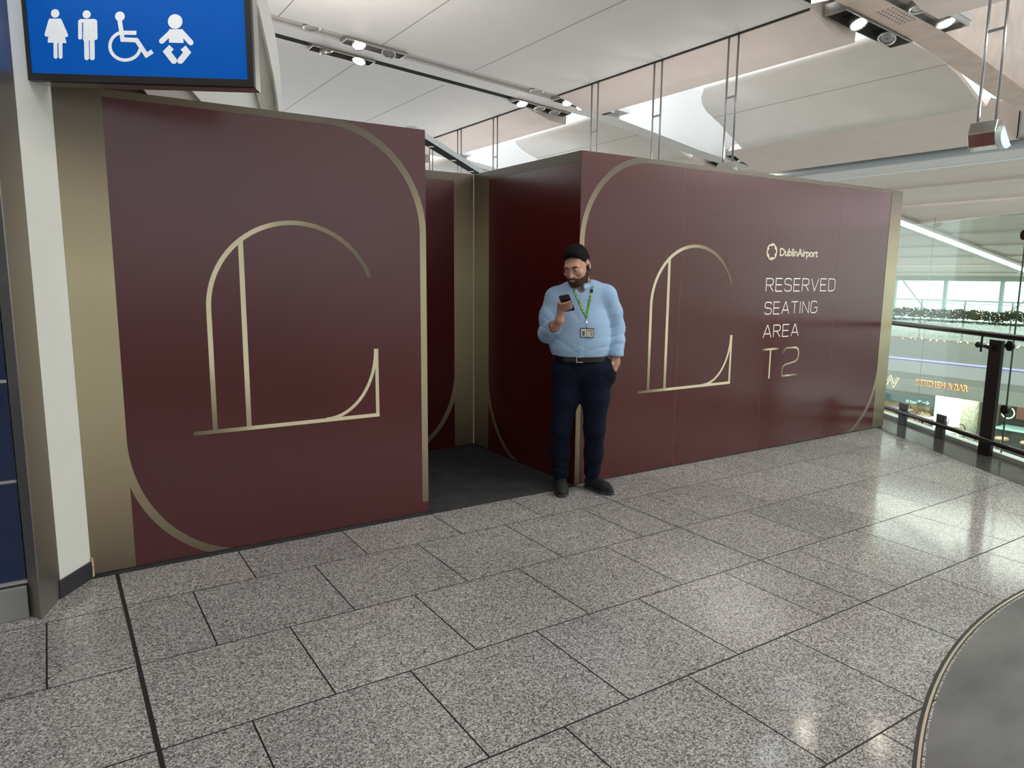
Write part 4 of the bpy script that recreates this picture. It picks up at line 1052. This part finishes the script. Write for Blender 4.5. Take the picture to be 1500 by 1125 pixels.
# right forearm and hand, closed round the phone
B.cap(elL, (-.20, -.13, 1.20), .040, .036, .02); B.cap((-.20, -.13, 1.20), wrL, .036, .0265, .02, 1.0)
PC = np.array([-.118, -.268, 1.362])
r_ = np.array([.066, -.0145, .012]); r_ /= np.linalg.norm(r_); u_ = np.array([-.044, -.093, .102]); u_ -= r_*(u_ @ r_); u_ /= np.linalg.norm(u_); n_ = np.cross(r_, u_)
if n_[1] < 0: n_ = -n_                                     # n_ points to the man's face
def ph(a, b, c): return PC+r_*a+u_*b+n_*c
B.cap(wrL, ph(-.052, -.048, .018), .026, .026, .02); B.cap(ph(-.050, -.050, .016), ph(-.046, .000, .006), .024, .019, .02); B.cap(ph(-.046, -.055, .020), ph(-.034, -.050, .022), .02, .017, .015)
for i, b_ in enumerate((.014, -.009, -.032, -.053)):
    l = (1.0, 1.06, 1.0, .84)[i]; g = b_+.004*i
    B.chain([ph(-.046, g-.004, .008), ph(-.040, g, -.014), ph(-.012*l, g+.003, -.0195), ph(.014*l, g+.007, -.0175), ph(.031*l, g+.010, -.0125)], [.0108, .0098, .0088, .0080, .0066], .002)
B.chain([ph(-.044, -.040, .022), ph(-.040, -.008, .022), ph(-.026, .020, .017), ph(-.012, .036, .0155)], [.0145, .0115, .0095, .0078], .006)
# left hand slipped into the trouser pocket
B.cap(wrR, (.218, -.012, .945), .0265, .028, .02, .75); B.cap((.218, -.012, .950), (.196, -.022, .885), .034, .033, .02, .55)
for i in range(4):
    o = (i-1.5)*.017; B.chain([(.194+o, -.022, .885), (.180+o*.9, -.03, .845), (.162+o*.8, -.035, .812)], [.0098, .009, .0075], .004)
B.chain([(.196, -.040, .94), (.180, -.052, .905), (.170, -.05, .872)], [.0125, .0105, .0085], .008)
body = B.build('body', M_skin, PER, smooth=1)

# --- hair and beard in the head frame, turned with the head
H = Field((-.12, -.14, -.13), (.12, .15, .165), .0042)
H.ell((0, .022, .040), (.0815, .102, .092), .01); H.ell((.010, -.040, .098), (.052, .048, .026), .03); H.ell((-.01, .03, .108), (.05, .06, .022), .03); X, Y, Z = H.grid()
hl = np.interp(Y, [-.12, -.085, -.055, -.03, -.012, .01, .03, .06, .12], [.088, .082, .072, .045, .005, -.018, -.03, -.07, -.075])
hl = hl+.004*np.sin(X*140)*np.sin(Y*90)-.010*np.clip((np.abs(X)-.035)/.03, 0, 1)*(Y < -.03)+.006*np.sin(X*55+1)*(Y < -.05)
ear = np.sqrt((X/.7)**2*0+((Y-.016)/.03)**2+((Z+.006)/.042)**2)-1
H.D = np.maximum(H.D, (hl-Z)*.8); H.D = np.maximum(H.D, np.where(np.abs(X) > .055, -ear*.03, -9))
H.D += .0016*np.sin(X*260+Y*90)*np.sin(Y*210+Z*120)
H.build('hair', M_hair, PER, (HR_*hs, HC), 1)
BD = Field((-.11, -.15, -.15), (.11, .06, .04), .0032); X, Y, Z = BD.grid()
hb2 = Field((-.11, -.15, -.15), (.11, .06, .04), .0032); head_field(hb2)
bl = np.interp(Y, [-.13, -.106, -.095, -.07, -.045, -.02, -.005, .01], [-.050, -.050, -.054, -.062, -.056, -.03, .004, .006])
BD.D = np.maximum.reduce([hb2.D-.0028, (Z-bl)*.8, Y-.012, -.120-Z+0*Y, -(hb2.D+.006)])
lips = np.sqrt((X/.021)**2+((Z+.0655)/.0095)**2)-1
BD.D = np.maximum(BD.D, np.where(Y < -.08, -lips*.008, -9)); BD.D += .001*np.sin(X*400)*np.sin(Z*380+Y*200)
BD.build('beard', M_beard, PER, (HR_*hs, HC), 1)
def head_pt(p): return tuple(HR_ @ np.array(p)*hs+HC)
MH = Matrix(HR_.tolist()).to_4x4()
for sx in (-1, 1):
    b = MB(); b.ball(head_pt((sx*.032, -.0865, .0005)), .0125*hs, 14, 10); ey = b.build('eye', M_eye, PER)
    b = MB(); b.ball(head_pt((sx*.033, -.0955, -.0035)), .0052*hs, 10, 7); b.build('iris', M_iris, ey)
    b = MB(); b.ball(head_pt((sx*.032, -.0868, .0035)), (.0145*hs, .0135*hs, .0115*hs), 14, 10, MH); b.build('eyelid', M_skin, PER)
    b = MB(); b.tube([head_pt((sx*.014, -.102, .019)), head_pt((sx*.032, -.100, .026)), head_pt((sx*.052, -.085, .021))], [.004, .0055, .003], 8); b.build('eyebrow', M_beard, PER)
b = MB(); b.ball(head_pt((0, -.1035, -.0605)), (.019*hs, .0045*hs, .0036*hs), 12, 8, MH); b.ball(head_pt((0, -.102, -.0690)), (.017*hs, .0045*hs, .0042*hs), 12, 8, MH); b.build('lips', M_lip, PER)

# --- shirt
S = Field((-.36, -.24, .93), (.32, .22, 1.56), .0058)
S.cap((-.030, -.012, 1.055), (-.030, -.012, 1.16), .198, .193, .05, .66); S.cap((-.030, -.006, 1.16), (-.035, .012, 1.335), .190, .178, .06, .66)
S.cap((-.028, -.004, .985), (-.030, -.010, 1.06), .176, .198, .04, .70)
S.cap((-.185, .02, 1.385), (.125, .025, 1.413), .070, .068, .06)
S.cap((-.10, .025, 1.425), (.05, .025, 1.445), .055, .055, .06)
S.chain([shL, (-.242, .01, 1.26), elL], [.075, .067, .058], .04); S.chain([shR, (.194, .045, 1.29), elR, (.226, .03, 1.09), (.224, .003, 1.015)], [.072, .063, .056, .052, .047], .035)
S.chain([elL, (-.222, -.095, 1.178)], [.056, .050], .025)
S.cap((-.228, -.085, 1.172), (-.214, -.112, 1.186), .055, .053, .01); S.cap((.225, .010, 1.045), (.224, .000, 1.008), .0515, .0535, .008)
X, Y, Z = S.grid()
# cut the hem, the neck and the sleeve ends; blouse and crease the cloth
S.D = np.maximum(S.D, .991-Z)
fold = np.zeros_like(X)
for cxx, czz, ang, fr, am, sg in ((-.25, 1.19, .6, 95, .0042, .07), (.21, 1.15, -.35, 100, .0040, .08), (-.16, 1.03, .5, 62, .0046, .08), (.10, 1.03, -.5, 62, .0046, .08), (-.03, 1.01, .1, 50, .003, .09), (-.13, 1.27, .9, 48, .003, .09), (.08, 1.27, -.9, 48, .0026, .09), (.22, 1.04, -.2, 120, .0026, .05)):
    w = np.exp(-((X-cxx)**2+(Z-czz)**2)/(2*sg*sg)); fold += am*1.5*w*((1-np.abs(np.sin(.5*fr*((Z-czz)*math.cos(ang)+(X-cxx)*math.sin(ang))+9*Y+5*X)))**2.2-.18)
S.D += fold
plk = -.022+.012*(1.25-Z)*0+(-.018+.022)*(Z-1.0)/.45-.0
S.D -= np.where((np.abs(X-plk) < .016) & (Y < -.05), .0022, 0)
def cutcap(F, a, d, r):
    """open the end of a sleeve: remove a short plug beyond point a along d"""
    a = np.array(a); d = np.array(d)/np.linalg.norm(d); F.cap(a, a+d*.05, r, r, .004, 1.0, 'd')
cutcap(S, (-.206, -.128, 1.195), (.55, -.75, .45), .043); cutcap(S, (.224, -.003, .985), (0, -.1, -1), .040)
S.cap((-.024, .0, 1.455), (-.045, -.02, 1.56), .060, .066, .006, 1.0, 'd')
S.cap((-.030, -.075, 1.450), (-.036, -.09, 1.50), .026, .04, .008, 1.0, 'd')
shirt = S.build('shirt', M_shirt, PER, smooth=1)
SF = S
def front_y(x, z):
    """front surface of the shirt at x, z"""
    i = int(round((x-SF.lo[0])/SF.h)); k = int(round((z-SF.lo[2])/SF.h)); col = SF.D[i, :, k]; w = np.nonzero(col < 0)[0]
    return SF.ax[1][w[0]] if len(w) else -.10
# collar: a stand and two turned-down points
b = MB(); n = 30; ring_ = []
for k in range(n+1):
    t = math.radians(-68+k*(316)/n-180+22); 
    ring_.append((math.sin(t), -math.cos(t)))
def collar_pt(ang, r, z): a = math.radians(ang); return (-.032+r*math.sin(a), -.004-r*1.02*math.cos(a), z)
angs = np.linspace(16, 344, 41)
rows = []
for rr, zf in ((.068, lambda a: 1.447+.028*(1-math.cos(math.radians(a)))/2+.0), (.064, lambda a: 1.478+.032*(1-math.cos(math.radians(a)))/2), (.068, lambda a: 1.486+.032*(1-math.cos(math.radians(a)))/2), (.079, lambda a: 1.462+.030*(1-math.cos(math.radians(a)))/2-.020*max(0, math.cos(math.radians(a)))**6)):
    rows.append([collar_pt(a, rr+(.012*max(0, math.cos(math.radians(a)))**6 if rr > .07 else 0), zf(a)) for a in angs])
vs = [p for r in rows for p in r]; m_ = len(angs)
b.add(vs, [(j*m_+i, j*m_+i+1, (j+1)*m_+i+1, (j+1)*m_+i) for j in range(3) for i in range(m_-1)], smooth=True)
co_ = b.build('collar', M_shirt2, PER); sm_ = co_.modifiers.new('thick', 'SOLIDIFY'); sm_.thickness = .0035; sm_.offset = 0
for z in (1.40, 1.32, 1.235, 1.15, 1.065):
    x = -.022+.004*(z-1.0)/.45; b = MB(); yy = front_y(x, z); b.tube([(x, yy-.003, z), (x, yy+.003, z)], .0052, 12); b.build('button', mat('pale button', (.62, .68, .74), .3), PER)
# --- trousers
T = Field((-.26, -.20, .05), (.28, .22, 1.01), .0058)
T.cap((-.025, .0, .955), (-.025, .0, 1.0), .178, .172, .03, .70)
T.cap((-.113, .005, .870), (.070, .005, .872), .110, .114, .05, .98)
T.chain([(-.108, 0, .87), (-.118, -.01, .69), (-.150, -.015, .46), (-.154, .03, .28), (-.152, .055, .115)], [.106, .094, .070, .066, .062], .035)
T.chain([(.086, 0, .88), (.090, -.005, .69), (.088, -.010, .47), (.088, .04, .28), (.080, .075, .135)], [.112, .096, .073, .066, .060], .035)
T.ell((.176, -.02, .87), (.052, .055, .085), .05)
X, Y, Z = T.grid()
T.D = np.maximum(T.D, Z-.992); T.D = np.maximum(T.D, .092-Z+.10*np.maximum(0, -Y-.0))
fold = np.zeros_like(X)
for cxx, czz, ang, fr, am, sg in ((-.152, .17, .25, 105, .0055, .07), (.085, .19, -.25, 105, .0055, .07), (-.14, .46, .2, 75, .0032, .08), (.09, .47, -.2, 75, .0032, .08), (-.03, .80, .9, 60, .003, .08), (.03, .80, -.9, 60, .003, .08), (.17, .80, .5, 60, .0026, .08)):
    w = np.exp(-((X-cxx)**2+(Z-czz)**2)/(2*sg*sg)); fold += am*1.3*w*((1-np.abs(np.sin(.5*fr*((Z-czz)*math.cos(ang)+(X-cxx)*math.sin(ang))+9*Y)))**2-.2)
T.D += fold
T.cap((.218, -.028, .955), (.202, -.034, .905), .026, .026, .008, .8, 'd')        # pocket mouth
T.cap((-.02, -.02, .60), (-.014, -.02, .675), .020, .006, .03)if False else None
trousers = T.build('trousers', M_trouser, PER, smooth=1)
# --- belt with buckle
def belt_r(a): return Vector((-.025+.1835*math.cos(a), -.002+.134*math.sin(a), 0))
b = MB(); n = 56; vs = []
for k in range(n):
    p = belt_r(2*PI*k/n)
    for dr, z in ((1.0, .957), (1.028, .957), (1.028, .994), (1.0, .994)): vs.append((-.025+(p.x+.025)*dr, (p.y+.002)*dr-.002, z-.004*math.cos(2*PI*k/n+PI/2)*0))
b.add(vs, [(k*4+j, ((k+1) % n)*4+j, ((k+1) % n)*4+(j+1) % 4, k*4+(j+1) % 4) for k in range(n) for j in range(4)])
belt = b.build('belt', M_belt, PER)
b = MB(); by = -.002-.134*1.03-.003
for lo, hi in (((-.050, by-.004, .955), (-.004, by+.004, .961)), ((-.050, by-.004, .990), (-.004, by+.004, .996)), ((-.050, by-.004, .961), (-.044, by+.004, .990))): b.box(lo, hi)
b.build('buckle', M_chrome, belt)
# --- shoes: laced suede ankle boots
def shoe(heel, toe, ank):
    heel = np.array(heel); toe = np.array(toe); d = (toe-heel)/np.linalg.norm(toe-heel); L_ = np.linalg.norm(toe-heel)
    F = Field((min(heel[0], toe[0])-.09, min(heel[1], toe[1])-.09, -.01), (max(heel[0], toe[0])+.09, max(heel[1], toe[1])+.09, .20), .0045)
    P = lambda t, z: tuple(heel+d*L_*t+np.array([0, 0, z]))
    F.cap(P(.16, .042), P(.45, .042), .037, .040, .02); F.cap(P(.45, .040), P(.72, .033), .040, .044, .02); F.cap(P(.72, .031), P(.86, .026), .044, .033, .02)
    F.cap(P(.20, .05), tuple(np.array(ank)), .040, .043, .03); F.cap(P(.40, .055), P(.62, .045), .034, .036, .03)
    X, Y, Z = F.grid(); up = F.D.copy()
    F.D = np.maximum(F.D, .014-Z); F.D = np.maximum(F.D, Z-.150)
    o = F.build('shoe', M_shoe, PER, smooth=1)
    G = Field(F.lo, (F.ax[0][-1], F.ax[1][-1], .03), .0045); kz = G.n[2]; G.D = np.maximum.reduce([np.minimum.reduce([up[:, :, min(j, up.shape[2]-1)] for j in range(5, 11)])[:, :, None]*np.ones(kz, np.float32)-.004, (G.grid()[2]-.019), (.0005-G.grid()[2])]).astype(np.float32)
    G.build('sole', M_sole, o, smooth=0)
    side = np.array([-d[1], d[0], 0])
    for t, z in ((.40, .100), (.47, .092), (.54, .083)):
        b = MB(); c = heel+d*L_*t; b.tube([tuple(c-side*.020+np.array([0, 0, z-.008])), tuple(c+np.array([0, 0, z+.001])), tuple(c+side*.020+np.array([0, 0, z-.008]))], .0026, 7); b.build('lace', M_belt, o)
shoe((-.150, .130, 0), (-.128, -.165, 0), (-.150, .065, .125)); shoe((.035, .165, 0), (.232, -.060, 0), (.078, .085, .125))

# --- phone, held; lanyard and badge, worn over the shirt
PH = thing('phone', 'black smartphone held up in the standing man\'s raised hand', 'phone', (0, 0, 0))
PH.matrix_world = Matrix.Translation((3.12, 3.905, 0)) @ Matrix.Rotation(-math.atan2(.624, .781), 4, 'Z')
Mp = Matrix.Translation(PC) @ Matrix((r_.tolist(), n_.tolist(), u_.tolist())).transposed().to_4x4()
b = MB(); 
def rrect(w, h, r): return [(sx*(w-r)+r*math.cos(math.radians(a)), sz*(h-r)+r*math.sin(math.radians(a))) for sx, sz, a0 in ((1, 1, 0), (-1, 1, 90), (-1, -1, 180), (1, -1, 270)) for a in np.linspace(a0, a0+90, 6)]
b.prism(rrect(.0355, .0735, .009), -.0042, .0042, 'y', Mp); b.build('case', mat('black phone case', (.010, .010, .012), .22), PH, bevel=.0012)
b = MB(); b.prism(rrect(.0335, .0715, .008), .0043, .0049, 'y', Mp); b.build('screen', mat('phone screen', (.02, .02, .025), .08, emit=(.5, .6, .8), estr=.25), PH)
b = MB(); b.prism([(x+.018, z+.052) for x, z in rrect(.013, .014, .005)], -.0062, -.0042, 'y', Mp); b.build('camera_bump', mat('camera glass', (.02, .02, .022), .1), PH)

LY = thing('lanyard', 'bright green lanyard with an identity badge hanging round the man\'s neck', 'lanyard', (0, 0, 0)); LY.matrix_world = PH.matrix_world.copy()
M_green = mat('green lanyard', (.085, .30, .03), .6, noise=.25, nscale=60); M_green2 = mat('lanyard print', (.65, .72, .30), .6)
def chest_ribbon(b, A, Bp, w, n=14, lift=.004, t0=0, t1=1):
    A = np.array(A); Bp = np.array(Bp); d = (Bp-A)/np.linalg.norm(Bp-A); s_ = np.array([-d[1], d[0]]); vs = []
    for k in range(n+1):
        p = A+(Bp-A)*(t0+(t1-t0)*k/n)
        for q in (p-s_*w/2, p+s_*w/2): vs.append((q[0], front_y(q[0], q[1])-lift, q[1]))
    b.add(vs, [(2*k, 2*k+1, 2*k+3, 2*k+2) for k in range(n)], smooth=True)
b = MB(); V0 = (.012, 1.262)
chest_ribbon(b, (-.078, 1.440), V0, .015); chest_ribbon(b, (.046, 1.462), V0, .015)
y1, y2 = front_y(-.078, 1.440), front_y(.046, 1.462)
for x, z, yv, sx in ((-.078, 1.440, y1, -1), (.046, 1.462, y2, 1)):
    pts = [(x, yv-.004, z), (x+(.004*sx), yv+.03, z+.032), (x+.010*sx, .03, z+.045-.0*sx), (-.032+.04*sx, .085, 1.492), (-.032, .092, 1.498)]
    vs = [];
    for p in pts: vs += [(p[0]-.0075, p[1], p[2]), (p[0]+.0075, p[1], p[2])]
    b.add(vs, [(2*k, 2*k+1, 2*k+3, 2*k+2) for k in range(4)], smooth=True)
st = b.build('strap', M_green, LY, recalc=False); so = st.modifiers.new('thick', 'SOLIDIFY'); so.thickness = .0014
b = MB(); chest_ribbon(b, (-.078, 1.440), V0, .006, 12, .0056, .05, .35); b.build('strap_print', M_green2, LY, recalc=False)
b = MB(); chest_ribbon(b, (-.078, 1.440), V0, .006, 12, .0056, .5, .8); b.build('strap_print', M_green2, LY, recalc=False)
b = MB(); chest_ribbon(b, (.046, 1.462), V0, .006, 12, .0056, .2, .5); b.build('strap_print', M_green2, LY, recalc=False)
b = MB(); yv = front_y(.046*.93, 1.442); b.box((.033, yv-.010, 1.428), (.053, yv-.002, 1.450)); b.build('safety_clip', M_black_metal, LY)
yv = min(front_y(x, z) for x in (-.024, .015, .06) for z in (1.25, 1.19, 1.13))-.004
b = MB(); b.tube([(V0[0], front_y(*V0)-.006, V0[1]+.004), (.0135, yv-.003, 1.225), (.015, yv-.003, 1.192)], [.005, .0032, .004], 8); b.build('clip', M_chrome, LY)
b = MB(); b.box((-.026, yv-.004, 1.128), (.066, yv+.002, 1.192)); bh = b.build('badge_holder', M_black_metal, LY, bevel=.002)
b = MB(); b.box((-.022, yv-.0052, 1.133), (.016, yv-.004, 1.186)); b.build('card', mat('pale card', (.62, .66, .62), .3), bh)
b = MB(); b.box((-.012, yv-.006, 1.140), (.004, yv-.0052, 1.172)); b.build('card_photo', mat('card portrait', (.10, .12, .12), .4), bh)
b = MB(); b.box((.019, yv-.0052, 1.133), (.062, yv-.004, 1.186)); b.build('card', mat('cream card', (.66, .64, .54), .3), bh)
b = MB(); b.box((.024, yv-.006, 1.170), (.057, yv-.0052, 1.180)); b.box((.040, yv-.006, 1.142), (.055, yv-.0052, 1.162)); b.build('card_print', mat('card print', (.35, .30, .16), .4), bh)
